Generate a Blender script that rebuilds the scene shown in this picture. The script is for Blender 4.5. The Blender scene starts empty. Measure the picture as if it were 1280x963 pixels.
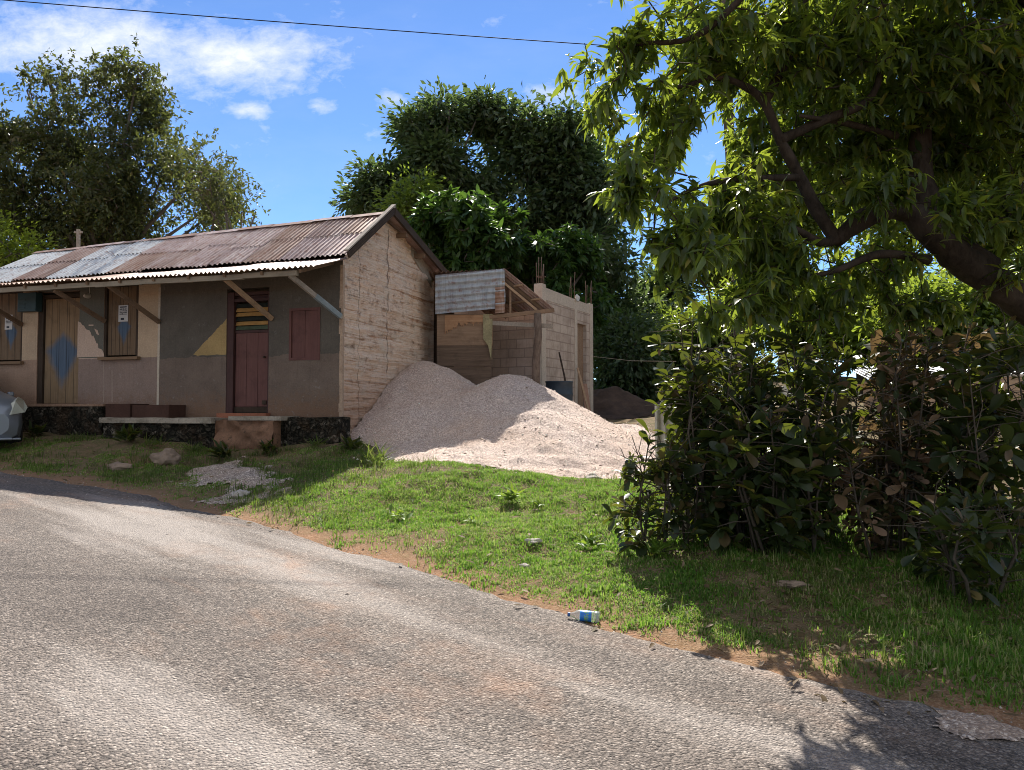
import bpy, math, random
import numpy as np
from mathutils import Vector, Matrix, noise as mnoise

random.seed(7)
RNG = np.random.default_rng(11)
SC = bpy.context.scene
COL = SC.collection
rad = math.radians

# ------------------------------------------------------------------ camera
W_PX, H_PX, F_PX, HOR = 1280.0, 963.0, 924.0, 515.0
PITCH = math.atan((HOR - H_PX / 2) / F_PX)
EYE = Vector((0, 0, 1.5))
cam_d = bpy.data.cameras.new("camera")
cam = bpy.data.objects.new("camera", cam_d)
COL.objects.link(cam)
cam.location = EYE
cam.rotation_euler = (math.pi / 2 + PITCH, 0, 0)
cam_d.sensor_width = 36.0
cam_d.lens = 36.0 * F_PX / W_PX
cam_d.clip_start = 0.05
cam_d.clip_end = 3000
SC.camera = cam


def ray(px, py):
    x = (px - W_PX / 2) / F_PX
    u = (H_PX / 2 - py) / F_PX
    c, s = math.cos(PITCH), math.sin(PITCH)
    return Vector((x, c - u * s, s + u * c))


def at(px, py, Y):
    d = ray(px, py)
    return EYE + d * (Y / d.y)


# ------------------------------------------------------------------ numpy noise
_perm = np.random.default_rng(5).random((256, 256))


def vnoise(x, y):
    x = np.asarray(x, float); y = np.asarray(y, float)
    xi = np.floor(x).astype(int); yi = np.floor(y).astype(int)
    fx = x - xi; fy = y - yi
    fx = fx * fx * (3 - 2 * fx); fy = fy * fy * (3 - 2 * fy)
    a = _perm[xi & 255, yi & 255]; b = _perm[(xi + 1) & 255, yi & 255]
    c = _perm[xi & 255, (yi + 1) & 255]; d = _perm[(xi + 1) & 255, (yi + 1) & 255]
    return (a * (1 - fx) + b * fx) * (1 - fy) + (c * (1 - fx) + d * fx) * fy


def fbm(x, y, o=4):
    s = 0; a = .5; t = 0
    x = np.asarray(x, float); y = np.asarray(y, float)
    for i in range(o):
        s = s + a * vnoise(x + 17.3 * i, y + 9.1 * i); t += a
        x = x * 2.03; y = y * 2.03; a *= .5
    return s / t


def sstep(a, b, x):
    t = np.clip((np.asarray(x, float) - a) / (b - a), 0, 1)
    return t * t * (3 - 2 * t)


# ------------------------------------------------------------------ terrain
def plane_z(X, Y):
    Xs = 40 * np.tanh(np.asarray(X, float) / 40); Ys = 40 * np.tanh(np.asarray(Y, float) / 40)
    return -.042 * Xs + .028 * Ys


EDGE_PX = [(0, 590), (60, 598), (165, 618), (250, 640), (300, 652), (400, 680), (500, 706), (600, 737),
           (700, 773), (760, 791), (830, 807), (900, 826), (935, 837), (1000, 857), (1100, 882), (1200, 896), (1280, 907)]


def on_plane(px, py):
    d = ray(px, py)
    t = -EYE.z / (d.z + .042 * d.x - .028 * d.y)
    p = EYE + d * t
    return (p.x, p.y)


EDGE = [on_plane(*p) for p in EDGE_PX]
_d0 = np.array(EDGE[0]) - np.array(EDGE[3]); _d0 /= np.linalg.norm(_d0)
_d1 = np.array(EDGE[-1]) - np.array(EDGE[-5]); _d1 /= np.linalg.norm(_d1)
EDGE = [tuple(np.array(EDGE[0]) + _d0 * 60)] + EDGE + [tuple(np.array(EDGE[-1]) + _d1 * 40)]
EDGE = np.array(EDGE)


def road_sd(X, Y):
    """signed distance to the road edge: positive on the verge side"""
    X = np.asarray(X, float); Y = np.asarray(Y, float)
    best = np.full(X.shape, 1e9); sg = np.ones(X.shape)
    for (a, b) in zip(EDGE[:-1], EDGE[1:]):
        d = b - a; L2 = d @ d
        t = np.clip(((X - a[0]) * d[0] + (Y - a[1]) * d[1]) / L2, 0, 1)
        qx = a[0] + t * d[0]; qy = a[1] + t * d[1]
        dist = np.hypot(X - qx, Y - qy)
        cr = d[0] * (Y - a[1]) - d[1] * (X - a[0])
        m = dist < best
        best = np.where(m, dist, best); sg = np.where(m, np.where(cr > 0, 1, -1), sg)
    return best * sg


CTRL = []


def ctl(px, py, Y):
    p = at(px, py, Y); CTRL.append((p.x, p.y, p.z - float(plane_z(p.x, p.y))))


for q in [(427, 556, 12.5), (200, 549, 13.2), (60, 543, 13.9), (0, 563, 12.6), (130, 575, 11.6), (330, 590, 10.6),
          (250, 600, 10.4), (120, 597, 10.9), (470, 587, 10.5), (560, 584, 10.3), (640, 599, 10.0), (790, 604, 9.8),
          (560, 650, 8.0), (700, 660, 7.6), (760, 700, 6.5), (430, 615, 9.1),
          (760, 530, 16.5), (741, 527, 19.3), (640, 530, 16.5), (540, 533, 17), (780, 510, 23), (860, 692, 6.2), (830, 620, 8.2), (950, 700, 6.0),
          (1100, 700, 6.0), (1280, 705, 5.9), (1280, 800, 4.7), (1100, 790, 4.9), (980, 770, 5.2), (1000, 620, 8.6), (1150, 640, 8.0), (1280, 640, 8.0),
          (1100, 560, 11.5), (1100, 505, 16.5), (960, 480, 20), (1250, 520, 14), (880, 520, 16), (1000, 470, 26), (1250, 480, 26),
          (800, 500, 30), (600, 500, 30), (100, 500, 25), (-300, 500, 22)]:
    ctl(*q)
CT = np.array(CTRL)


def h(X, Y):
    X = np.asarray(X, float); Y = np.asarray(Y, float)
    num = np.zeros(X.shape); den = np.zeros(X.shape)
    for (cx, cy, r) in CT:
        w = 1.0 / (((X - cx) ** 2 + (Y - cy) ** 2) + .35) ** 1.7
        num += w * r; den += w
    r = num / den
    sd = road_sd(X, Y)
    near = sstep(0.0, 1.6, sd)
    bump = (fbm(X * 1.3, Y * 1.3, 4) - .5) * .18 + (fbm(X * 4.2, Y * 4.2, 3) - .5) * .085
    return plane_z(X, Y) + near * (r + bump * sstep(.1, 1.2, sd)) + .02 * sstep(0, .25, sd)


def hz(x, y):
    return float(h(np.array([x]), np.array([y]))[0])


# ------------------------------------------------------------------ node helpers
class M:
    def __init__(s, name):
        s.m = bpy.data.materials.new(name); s.m.use_nodes = True
        s.t = s.m.node_tree; s.t.nodes.clear()
        s.out = s.n('ShaderNodeOutputMaterial')

    def n(s, typ, **kw):
        o = s.t.nodes.new(typ)
        for k, v in kw.items():
            setattr(o, k, v)
        return o

    def put(s, sock, v):
        if isinstance(v, bpy.types.NodeSocket):
            s.t.links.new(v, sock)
        elif v is not None:
            if isinstance(v, (tuple, list)) and len(v) == 3 and sock.type == 'RGBA':
                v = (*v, 1)
            sock.default_value = v

    def coord(s, kind='Object'):
        return s.n('ShaderNodeTexCoord').outputs[kind]

    def pos(s):
        return s.n('ShaderNodeNewGeometry').outputs['Position']

    def isl(s):
        return s.n('ShaderNodeNewGeometry').outputs['Random Per Island']

    def mapv(s, v, scale=(1, 1, 1), rot=(0, 0, 0), loc=(0, 0, 0)):
        o = s.n('ShaderNodeMapping'); s.put(o.inputs[0], v)
        o.inputs['Scale'].default_value = scale; o.inputs['Rotation'].default_value = rot; o.inputs['Location'].default_value = loc
        return o.outputs[0]

    def noise(s, v, scale=5, detail=4, rough=.55, dist=0):
        o = s.n('ShaderNodeTexNoise'); s.put(o.inputs['Vector'], v)
        o.inputs['Scale'].default_value = scale; o.inputs['Detail'].default_value = detail
        o.inputs['Roughness'].default_value = rough; o.inputs['Distortion'].default_value = dist
        return o.outputs['Fac']

    def vor(s, v, scale=5, feature='F1', out='Distance', rnd=1.0):
        o = s.n('ShaderNodeTexVoronoi', feature=feature); s.put(o.inputs['Vector'], v)
        o.inputs['Scale'].default_value = scale
        o.inputs['Randomness'].default_value = rnd
        return o.outputs[out]

    def ramp(s, f, stops, interp='LINEAR'):
        o = s.n('ShaderNodeValToRGB'); s.put(o.inputs[0], f)
        cr = o.color_ramp; cr.interpolation = interp
        while len(cr.elements) > 1:
            cr.elements.remove(cr.elements[0])
        e = cr.elements[0]; e.position = stops[0][0]
        c = stops[0][1]; e.color = (*c, 1) if isinstance(c, tuple) else (c, c, c, 1)
        for p, c in stops[1:]:
            e = cr.elements.new(p); e.color = (*c, 1) if isinstance(c, tuple) else (c, c, c, 1)
        return o.outputs[0]

    def mix(s, f, a, b, mode='MIX'):
        o = s.n('ShaderNodeMix', data_type='RGBA', blend_type=mode)
        s.put(o.inputs[0], f); s.put(o.inputs[6], a); s.put(o.inputs[7], b)
        return o.outputs[2]

    def math(s, op, a, b=None, c=None):
        o = s.n('ShaderNodeMath', operation=op); s.put(o.inputs[0], a)
        if b is not None: s.put(o.inputs[1], b)
        if c is not None: s.put(o.inputs[2], c)
        return o.outputs[0]

    def sep(s, v):
        o = s.n('ShaderNodeSeparateXYZ'); s.put(o.inputs[0], v); return o.outputs

    def comb(s, x, y, z):
        o = s.n('ShaderNodeCombineXYZ')
        for i, q in enumerate((x, y, z)): s.put(o.inputs[i], q)
        return o.outputs[0]

    def bump(s, hgt, strength=.5, dist=.02, nrm=None):
        o = s.n('ShaderNodeBump'); s.put(o.inputs['Height'], hgt)
        o.inputs['Strength'].default_value = strength; o.inputs['Distance'].default_value = dist
        if nrm is not None: s.put(o.inputs['Normal'], nrm)
        return o.outputs[0]

    def pbr(s, col, rough=.8, nrm=None, metal=0, spec=.3, **kw):
        o = s.n('ShaderNodeBsdfPrincipled'); s.put(o.inputs['Base Color'], col); s.put(o.inputs['Roughness'], rough)
        s.put(o.inputs['Metallic'], metal); s.put(o.inputs['Specular IOR Level'], spec)
        if nrm is not None: s.put(o.inputs['Normal'], nrm)
        for k, v in kw.items(): s.put(o.inputs[k], v)
        return o.outputs[0]

    def done(s, sh):
        s.t.links.new(sh, s.out.inputs['Surface']); return s.m


def simple(name, col, rough=.8, var=.25, scale=6, bstr=.25, metal=0, spec=.3, fine=60):
    m = M(name); v = m.coord()
    n1 = m.noise(v, scale, 6, .65)
    n2 = m.noise(v, fine, 4, .6)
    c = m.mix(m.ramp(n1, [(.3, 0.0), (.7, 1.0)]), tuple(x * (1 - var) for x in col), tuple(min(1, x * (1 + var)) for x in col))
    c = m.mix(m.math('MULTIPLY', n2, .35), c, tuple(x * .55 for x in col))
    return m.done(m.pbr(c, rough, m.bump(n2, bstr, .01), metal, spec))


def leaf_mat(name, stops, trans=.35, tcol=(.35, .45, .04), rough=.38, spec=.5, scale=1.2):
    m = M(name)
    r = m.isl()
    c = m.ramp(r, stops)
    big = m.noise(m.pos(), scale, 3, .5)
    c = m.mix(m.ramp(big, [(.35, 0.0), (.65, .45)]), c, m.mix(.5, c, (.07, .10, .02)))
    p = m.pbr(c, rough, None, 0, spec)
    t = m.n('ShaderNodeBsdfTranslucent')
    m.put(t.inputs[0], m.mix(.72, c, tcol))
    x = m.n('ShaderNodeMixShader'); x.inputs[0].default_value = trans
    m.t.links.new(p, x.inputs[1]); m.t.links.new(t.outputs[0], x.inputs[2])
    return m.done(x.outputs[0])


# ------------------------------------------------------------------ materials
def mat_road():
    m = M('chipseal_road'); p = m.pos()
    big = m.noise(p, .7, 6, .68, .8)
    mid = m.noise(p, 2.6, 6, .7)
    along = m.mapv(p, (1, 1, 1), (0, 0, rad(38)))
    trk = m.noise(m.mapv(along, (.12, 1.0, 1)), 1.3, 4, .55)
    cellc = m.vor(p, 74, 'F1', 'Color')
    celld = m.vor(p, 74, 'F1', 'Distance')
    sm = m.vor(p, 150, 'F1', 'Color')
    r = m.sep(cellc)[0]
    r2 = m.sep(sm)[1]
    stone = m.ramp(r, [(0, (.060, .052, .047)), (.28, (.165, .143, .128)), (.62, (.275, .235, .205)), (.88, (.39, .335, .295)), (1, (.62, .56, .50))])
    fine = m.ramp(r2, [(0, (.078, .066, .057)), (.6, (.235, .20, .172)), (1, (.46, .405, .36))])
    c = m.mix(.34, stone, fine)
    gap = m.ramp(celld, [(.45, 0.0), (.8, 1.0)])
    c = m.mix(m.math('MULTIPLY', gap, .55), c, (.05, .045, .042))
    c = m.mix(1.0, c, (.86, .835, .81), 'MULTIPLY')
    c = m.mix(m.ramp(trk, [(.40, .0), (.62, .7)]), c, m.mix(1, c, (.56, .54, .53), 'MULTIPLY'))
    c = m.mix(m.ramp(trk, [(.34, .45), (.48, .0)]), c, (.43, .385, .35))
    dk = m.math('MULTIPLY', m.ramp(big, [(.50, 0.0), (.66, .6)]), m.ramp(mid, [(.35, .2), (.7, 1.0)]))
    c = m.mix(dk, c, m.mix(1, c, (.36, .35, .35), 'MULTIPLY'))
    soil = m.math('MULTIPLY', m.ramp(m.noise(m.mapv(along, (.35, 1.1, 1)), .9, 6, .68, .5), [(.50, 0.0), (.70, 1.0)]), m.ramp(mid, [(.42, .0), (.66, .75)]))
    c = m.mix(m.math('MULTIPLY', soil, .72), c, (.40, .235, .15))
    crk = m.ramp(m.vor(m.mapv(p, (1, 1, 1), (0, 0, .4)), .55, 'DISTANCE_TO_EDGE'), [(0, .0), (.004, 0.0)])
    hgt = m.math('ADD', m.math('MULTIPLY', m.math('SUBTRACT', 1.0, celld), 1.0), m.math('MULTIPLY', m.noise(p, 130, 3), .5))
    return m.done(m.pbr(c, .82, m.bump(hgt, .9, .012), 0, .25))


def mat_ground():
    m = M('verge_soil'); p = m.pos()
    n1 = m.noise(p, .9, 6, .65); n2 = m.noise(p, 7, 6, .7); n3 = m.noise(p, 60, 4, .6)
    c = m.ramp(n1, [(.3, (.15, .10, .065)), (.5, (.20, .135, .085)), (.7, (.26, .14, .08))])
    c = m.mix(m.ramp(n2, [(.38, 0.0), (.6, .75)]), c, (.085, .095, .035))
    c = m.mix(m.ramp(n3, [(.5, 0.0), (.8, .6)]), c, (.36, .27, .19))
    ra = m.n('ShaderNodeAttribute', attribute_name='red_soil').outputs['Fac']
    c = m.mix(ra, c, m.mix(m.ramp(n3, [(.4, 0.0), (.7, 1.0)]), (.29, .145, .08), (.44, .28, .18)))
    return m.done(m.pbr(c, .95, m.bump(m.math('ADD', n3, n2), .8, .03), 0, .1))


def mat_gravel(name, c0=(.47, .365, .315), c1=(.74, .60, .525)):
    m = M(name); p = m.pos()
    cc = m.sep(m.vor(p, 80, 'F1', 'Color'))[0]
    cd = m.vor(p, 80, 'F1', 'Distance')
    big = m.noise(p, .8, 5, .6); md = m.noise(p, 5, 5, .65)
    c = m.ramp(cc, [(0, tuple(x * .62 for x in c0)), (.35, c0), (.75, c1), (1, (.88, .76, .64))])
    c = m.mix(m.ramp(big, [(.40, 0.0), (.7, .45)]), c, (.58, .38, .25))
    c = m.mix(m.ramp(md, [(.45, 0.0), (.75, .35)]), c, tuple(x * .75 for x in c0))
    f = m.noise(p, 22, 5, .7)
    c = m.mix(m.ramp(f, [(.3, .5), (.55, .0)]), c, tuple(x * .55 for x in c0))
    hg = m.math('ADD', m.math('SUBTRACT', 1.0, cd), m.math('MULTIPLY', m.noise(p, 16, 4), 1.4))
    return m.done(m.pbr(c, .9, m.bump(hg, .7, .012), 0, .15))


def mat_rust(name, a, b, c2, pale=.0):
    m = M(name); v = m.coord()
    st = m.mapv(v, (3.2, .5, .5))
    n1 = m.noise(st, 1.6, 6, .7, .4); n2 = m.noise(v, 9, 6, .7); n3 = m.noise(m.mapv(v, (14, 1, 1)), 2, 4, .6)
    c = m.ramp(n1, [(.3, a), (.5, b), (.68, c2)])
    c = m.mix(m.ramp(n2, [(.5, 0.0), (.72, .8)]), c, (.22, .075, .032))
    c = m.mix(m.ramp(n3, [(.5, 0.0), (.7, .4)]), c, tuple(x * .5 for x in a))
    return m.done(m.pbr(c, .55, m.bump(n2, .25, .004), .25 if not pale else .45, .4))


def warm(c, k=.80):
    return (min(.9, c[0] * 1.06), c[1], c[2] * (k + 1) / 2)


def mat_plaster(name, col, var=.2, stain=(.16, .10, .07), st=.35, bs=.35, blot=None, splash=False):
    col = warm(col)
    m = M(name); v = m.coord()
    n1 = m.noise(v, 1.7, 6, .7); n2 = m.noise(v, 12, 6, .7); n3 = m.noise(v, 34, 5, .75)
    c = m.mix(m.ramp(n1, [(.3, 0.0), (.7, 1.0)]), tuple(x * (1 - var) for x in col), tuple(x * (1 + var) for x in col))
    c = m.mix(m.ramp(n2, [(.52, 0.0), (.75, st)]), c, stain)
    drip = m.noise(m.mapv(v, (9, 9, .7)), 2.2, 4, .6)
    c = m.mix(m.ramp(drip, [(.55, 0.0), (.75, .35)]), c, tuple(x * .5 for x in col))
    if splash:   # soil thrown up by rain along the foot of the wall
        zz_ = m.math('MULTIPLY', m.math('SUBTRACT', m.math('ADD', m.sep(v)[2], m.math('MULTIPLY', m.math('SUBTRACT', n2, .5), 1.1)), 1.45), 1.6)
        c = m.mix(m.ramp(zz_, [(.05, .8), (.75, 0.0)]), c, (.20, .115, .07))
    if blot:
        c = m.mix(m.ramp(m.noise(v, 5, 7, .75), [(.60, 0.0), (.63, .8)]), c, blot)
    c = m.mix(m.ramp(n3, [(.52, 0.0), (.72, .55)]), c, tuple(min(.9, x * 1.55) for x in col))
    c = m.mix(m.ramp(n3, [(.30, .5), (.46, .0)]), c, tuple(x * .6 for x in col))
    return m.done(m.pbr(c, .9, m.bump(m.math('ADD', n3, n2), bs, .02), 0, .15))


def mat_gable():
    m = M('rammed_lime_gable'); v = m.coord(); s = m.sep(v)
    st = m.mapv(v, (.32, .32, 6.0))
    wv = m.noise(st, 1.3, 8, .70, .5)
    st2 = m.mapv(v, (.5, .5, 13.0)); w2 = m.noise(st2, 1.6, 6, .7, .6)
    n2 = m.noise(v, 6, 7, .72, .3); n3 = m.noise(v, 55, 5, .7)
    c = m.ramp(wv, [(.30, (.40, .19, .10)), (.39, (.62, .38, .24)), (.46, (.86, .70, .57)), (.55, (.76, .52, .36)), (.60, (.88, .74, .62)), (.70, (.66, .40, .25))])
    led = m.math('MULTIPLY', m.ramp(w2, [(.565, 0.0), (.60, 1.0), (.635, 0.0)]), m.ramp(n2, [(.48, 0.0), (.60, 1.0)]))
    c = m.mix(m.math('MULTIPLY', led, .5), c, (.26, .13, .07))
    c = m.mix(m.ramp(n2, [(.52, 0.0), (.74, .75)]), c, (.42, .20, .105))
    c = m.mix(m.ramp(m.noise(v, 2.2, 6, .7), [(.50, 0.0), (.66, .5)]), c, (.75, .66, .55))
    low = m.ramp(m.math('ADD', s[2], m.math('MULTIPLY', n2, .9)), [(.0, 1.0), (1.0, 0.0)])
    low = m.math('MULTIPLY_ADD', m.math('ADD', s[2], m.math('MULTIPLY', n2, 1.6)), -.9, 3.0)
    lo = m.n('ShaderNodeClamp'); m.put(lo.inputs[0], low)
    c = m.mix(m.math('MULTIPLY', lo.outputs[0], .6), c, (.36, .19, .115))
    # scored joints and cracks
    wob = m.math('MULTIPLY', m.math('SUBTRACT', m.noise(v, 3, 4), .5), .12)
    yy = m.math('ADD', s[1], wob)
    l1 = m.math('ABSOLUTE', m.math('SUBTRACT', yy, 1.76)); l2 = m.math('ABSOLUTE', m.math('SUBTRACT', s[1], .62))
    k1 = m.ramp(l1, [(.0, 1.0), (.035, 0.0)]); k2 = m.ramp(l2, [(.0, .7), (.012, 0.0)])
    k1 = m.math('MULTIPLY', k1, m.ramp(m.noise(v, 4, 5), [(.4, .0), (.52, 1.0)]))
    crk = m.ramp(m.vor(m.mapv(v, (1, 1.2, 2.4)), .9, 'DISTANCE_TO_EDGE'), [(0, .8), (.012, 0.0)])
    crk = m.math('MULTIPLY', crk, m.ramp(n2, [(.54, 0.0), (.62, .35)]))
    k = m.math('MAXIMUM', m.math('MAXIMUM', k1, k2), crk)
    pit = m.math('MULTIPLY', m.ramp(m.noise(v, 26, 5, .75), [(.56, 0.0), (.66, 1.0)]), m.ramp(wv, [(.40, 1.0), (.5, .1)]))
    k = m.math('MAXIMUM', k, m.math('MULTIPLY', pit, .7))
    c = m.mix(m.math('MULTIPLY', k, .85), c, (.10, .055, .035))
    hg = m.math('SUBTRACT', m.math('ADD', m.math('MULTIPLY', m.math('SUBTRACT', wv, m.math('MULTIPLY', led, .4)), 2.6), m.math('ADD', m.math('MULTIPLY', n3, .35), n2)), m.math('MULTIPLY', k, 1.2))
    return m.done(m.pbr(c, .95, m.bump(hg, .75, .05), 0, .1))


def mat_blocks(name, a, b, mort, axis='x', bw=.42, rh=.21, stain=(.22, .15, .11)):
    a = warm(a, .84); b = warm(b, .84); mort = warm(mort, .84)
    m = M(name); v = m.coord(); s = m.sep(v)
    u = s[0] if axis == 'x' else s[1]
    o = m.n('ShaderNodeTexBrick'); m.put(o.inputs['Vector'], m.comb(u, s[2], 0.0))
    m.put(o.inputs['Color1'], a); m.put(o.inputs['Color2'], b); m.put(o.inputs['Mortar'], mort)
    o.inputs['Scale'].default_value = 1; o.inputs['Mortar Size'].default_value = .012
    o.inputs['Brick Width'].default_value = bw; o.inputs['Row Height'].default_value = rh; o.inputs['Mortar Smooth'].default_value = .25
    n1 = m.noise(v, 2.2, 6, .7); n2 = m.noise(v, 45, 4, .65); dr = m.noise(m.mapv(v, (7, 7, .6)), 2, 5, .65)
    c = m.mix(m.ramp(n1, [(.42, 0.0), (.72, .7)]), o.outputs['Color'], stain)
    c = m.mix(m.ramp(dr, [(.5, 0.0), (.72, .45)]), c, tuple(x * .55 for x in a))
    c = m.mix(m.ramp(n2, [(.5, 0.0), (.8, .5)]), c, tuple(x * .6 for x in a))
    hg = m.math('ADD', m.math('MULTIPLY', o.outputs['Fac'], -1.0), m.math('MULTIPLY', n2, .5))
    return m.done(m.pbr(c, .92, m.bump(hg, .7, .012), 0, .15))


def mat_wood(name, a, b, axis=2, rough=.85, knots=True):
    a = warm(a, .85); b = warm(b, .85)
    m = M(name); v = m.coord()
    sc = [14, 14, 14]; sc[axis] = .9
    n = m.noise(m.mapv(v, tuple(sc)), 2, 6, .7, .3); n2 = m.noise(v, 3, 5, .7); n3 = m.noise(v, 50, 3)
    c = m.mix(m.ramp(n, [(.3, 0.0), (.7, 1.0)]), a, b)
    c = m.mix(m.ramp(n2, [(.5, 0.0), (.75, .6)]), c, tuple(x * .45 for x in a))
    return m.done(m.pbr(c, rough, m.bump(m.math('ADD', n, n3), .35, .006), 0, .2))


def mat_bark(name, a, b):
    m = M(name); v = m.coord()
    n = m.noise(m.mapv(v, (1, 1, .35)), 16, 6, .75, .4); n2 = m.noise(v, 3, 4, .6)
    c = m.mix(m.ramp(n, [(.35, 0.0), (.65, 1.0)]), a, b)
    c = m.mix(m.ramp(n2, [(.5, 0.0), (.7, .5)]), c, tuple(x * 1.7 for x in b))
    return m.done(m.pbr(c, .9, m.bump(n, .8, .02), 0, .15))


def mat_diamond(name, base, base2, cx, cz, wx, hz_, blue=(.060, .105, .165)):
    """boards with a sprayed blue lozenge (paint on the door itself)"""
    m = M(name); v = m.coord(); s = m.sep(v)
    n = m.noise(m.mapv(v, (14, 14, .9)), 2, 6, .7); n2 = m.noise(v, 5, 5, .65)
    c = m.mix(m.ramp(n, [(.3, 0.0), (.7, 1.0)]), base, base2)
    c = m.mix(m.ramp(n2, [(.5, 0.0), (.75, .5)]), c, tuple(x * .5 for x in base))
    dx = m.math('DIVIDE', m.math('ABSOLUTE', m.math('SUBTRACT', s[0], cx)), wx)
    up = m.math('SUBTRACT', s[2], cz)
    dz = m.math('DIVIDE', m.math('ABSOLUTE', up), hz_)
    dz2 = m.math('DIVIDE', m.math('MAXIMUM', up, 0.0), hz_ * .9)
    d = m.math('ADD', m.math('ADD', dx, m.math('ADD', dz, dz2)), m.math('MULTIPLY', m.math('SUBTRACT', n2, .5), .55))
    k = m.ramp(d, [(.62, .88), (1.0, 0.0)])
    c = m.mix(k, c, m.mix(m.ramp(n, [(.4, 0.0), (.7, .5)]), blue, tuple(x * 1.7 for x in blue)))
    gx = m.math('ABSOLUTE', m.math('SUBTRACT', m.math('FRACT', m.math('MULTIPLY', m.math('SUBTRACT', s[0], cx), 5.2)), .5))
    g = m.ramp(gx, [(.0, .9), (.05, 0.0)])
    c = m.mix(g, c, (.012, .010, .009))
    return m.done(m.pbr(c, .8, m.bump(m.math('SUBTRACT', n, m.math('MULTIPLY', g, 2.0)), .4, .008), 0, .2))


MT = {}
MT['road'] = mat_road(); MT['ground'] = mat_ground()
MT['gravel'] = mat_gravel('limestone_gravel'); MT['gravel_grey'] = mat_gravel('grey_gravel', (.27, .215, .18), (.44, .36, .30))
MT['rust'] = mat_rust('rusty_zinc', (.20, .125, .095), (.31, .215, .18), (.45, .36, .325))
MT['rust2'] = mat_rust('purple_zinc', (.28, .19, .165), (.41, .31, .285), (.55, .46, .43))
MT['rust3'] = mat_rust('orange_zinc', (.22, .12, .075), (.33, .215, .16), (.44, .345, .295))
MT['zinc'] = mat_rust('pale_zinc', (.50, .52, .53), (.60, .62, .62), (.70, .71, .70), .5)
MT['zincblue'] = mat_rust('weathered_zinc', (.30, .33, .36), (.40, .43, .46), (.50, .53, .55), .5)
MT['gable'] = mat_gable()
MT['wall_grey'] = mat_plaster('grey_olive_plaster', (.105, .098, .090), .22, (.06, .055, .05), .5, .5, (.15, .14, .125))
MT['wall_brown'] = mat_plaster('brown_grey_plaster', (.165, .134, .120), .22, (.10, .08, .07), .5, .8, (.24, .205, .18), True)
MT['wall_mauve'] = mat_plaster('mauve_plaster', (.235, .185, .170), .16, (.20, .13, .10), .4, .4, (.31, .26, .235), True)
MT['wall_pink'] = mat_plaster('pink_plaster', (.33, .235, .185), .18, (.25, .14, .09), .45, .4, None, True)
MT['wall_beige'] = mat_plaster('beige_plaster', (.42, .335, .255), .12, (.30, .2, .13), .3)
MT['wall_pale'] = mat_plaster('pale_pink_paint', (.47, .375, .325), .08, (.36, .26, .2), .2)
MT['wall_dark'] = mat_plaster('dark_green_grey_paint', (.12, .122, .112), .12, (.06, .06, .055), .3)
MT['ochre'] = mat_plaster('ochre_paint', (.33, .25, .125), .2, (.25, .17, .08), .4)
MT['line'] = mat_plaster('pale_edge_paint', (.46, .42, .37), .1)
MT['line2'] = mat_plaster('faint_panel_line', (.285, .235, .215), .1)
MT['maroon'] = mat_wood('maroon_paint', (.105, .048, .045), (.14, .068, .063), 2, .6)
MT['maroon_dk'] = mat_wood('dark_maroon_paint', (.05, .026, .026), (.07, .036, .035), 2, .6)
MT['darkwood'] = mat_wood('dark_wood', (.035, .026, .02), (.065, .048, .036))
MT['brace'] = mat_wood('weathered_brace', (.30, .21, .14), (.42, .31, .22), 0)
MT['brace_dk'] = mat_wood('old_brace', (.13, .09, .06), (.2, .14, .10), 0)
MT['bluepaint'] = mat_wood('blue_grey_paint', (.16, .21, .25), (.24, .29, .33), 0)
MT['fascia'] = mat_wood('fascia_paint', (.20, .19, .16), (.30, .27, .22), 0)
MT['greywood'] = mat_wood('grey_wood', (.22, .20, .18), (.36, .33, .30), 1)
MT['plank'] = mat_wood('stained_plank', (.19, .125, .085), (.30, .22, .16), 0)
MT['plank_dk'] = mat_wood('sooty_plank', (.09, .065, .05), (.17, .125, .095), 0)
MT['plank_hi'] = mat_wood('torn_plywood', (.30, .17, .095), (.42, .27, .17), 0)
MT['post'] = mat_bark('post_bark', (.10, .07, .055), (.2, .15, .12))
def mat_stonebase():
    m = M('mossy_stone_base'); v = m.coord()
    wn_ = m.n('ShaderNodeTexNoise'); m.put(wn_.inputs['Vector'], v); wn_.inputs['Scale'].default_value = 7; wn_.inputs['Detail'].default_value = 5
    w = m.mix(.22, v, wn_.outputs['Color'])
    cc = m.sep(m.vor(w, 13, 'F1', 'Color'))[0]; cd = m.vor(w, 13, 'DISTANCE_TO_EDGE')
    n = m.noise(v, 14, 6, .75); n2 = m.noise(v, 3, 5, .7)
    c = m.ramp(cc, [(0, (.035, .030, .024)), (.5, (.085, .072, .055)), (.85, (.17, .14, .105)), (1, (.36, .31, .25))])
    c = m.mix(m.ramp(n, [(.40, .0), (.56, .92)]), c, (.022, .022, .016))
    c = m.mix(m.ramp(cd, [(.0, .9), (.06, 0.0)]), c, (.015, .013, .010))
    c = m.mix(m.ramp(n2, [(.5, 0.0), (.7, .5)]), c, (.14, .085, .05))
    return m.done(m.pbr(c, .95, m.bump(m.math('ADD', m.ramp(cd, [(0, 0.0), (.15, 1.0)]), n), 1.0, .05), 0, .1))
MT['stonebase'] = mat_stonebase()
MT['orangebase'] = mat_plaster('orange_base', (.235, .140, .098), .3, (.07, .05, .035), .8, 1.0, (.045, .04, .032))
MT['cement'] = mat_plaster('worn_cement', (.34, .31, .275), .25, (.10, .09, .075), .8, 1.0, (.16, .145, .12))
MT['redstep'] = mat_plaster('red_step', (.065, .036, .030), .2, (.05, .03, .025), .4)
MT['sillred'] = mat_plaster('red_sill', (.28, .115, .075), .2)
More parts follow.
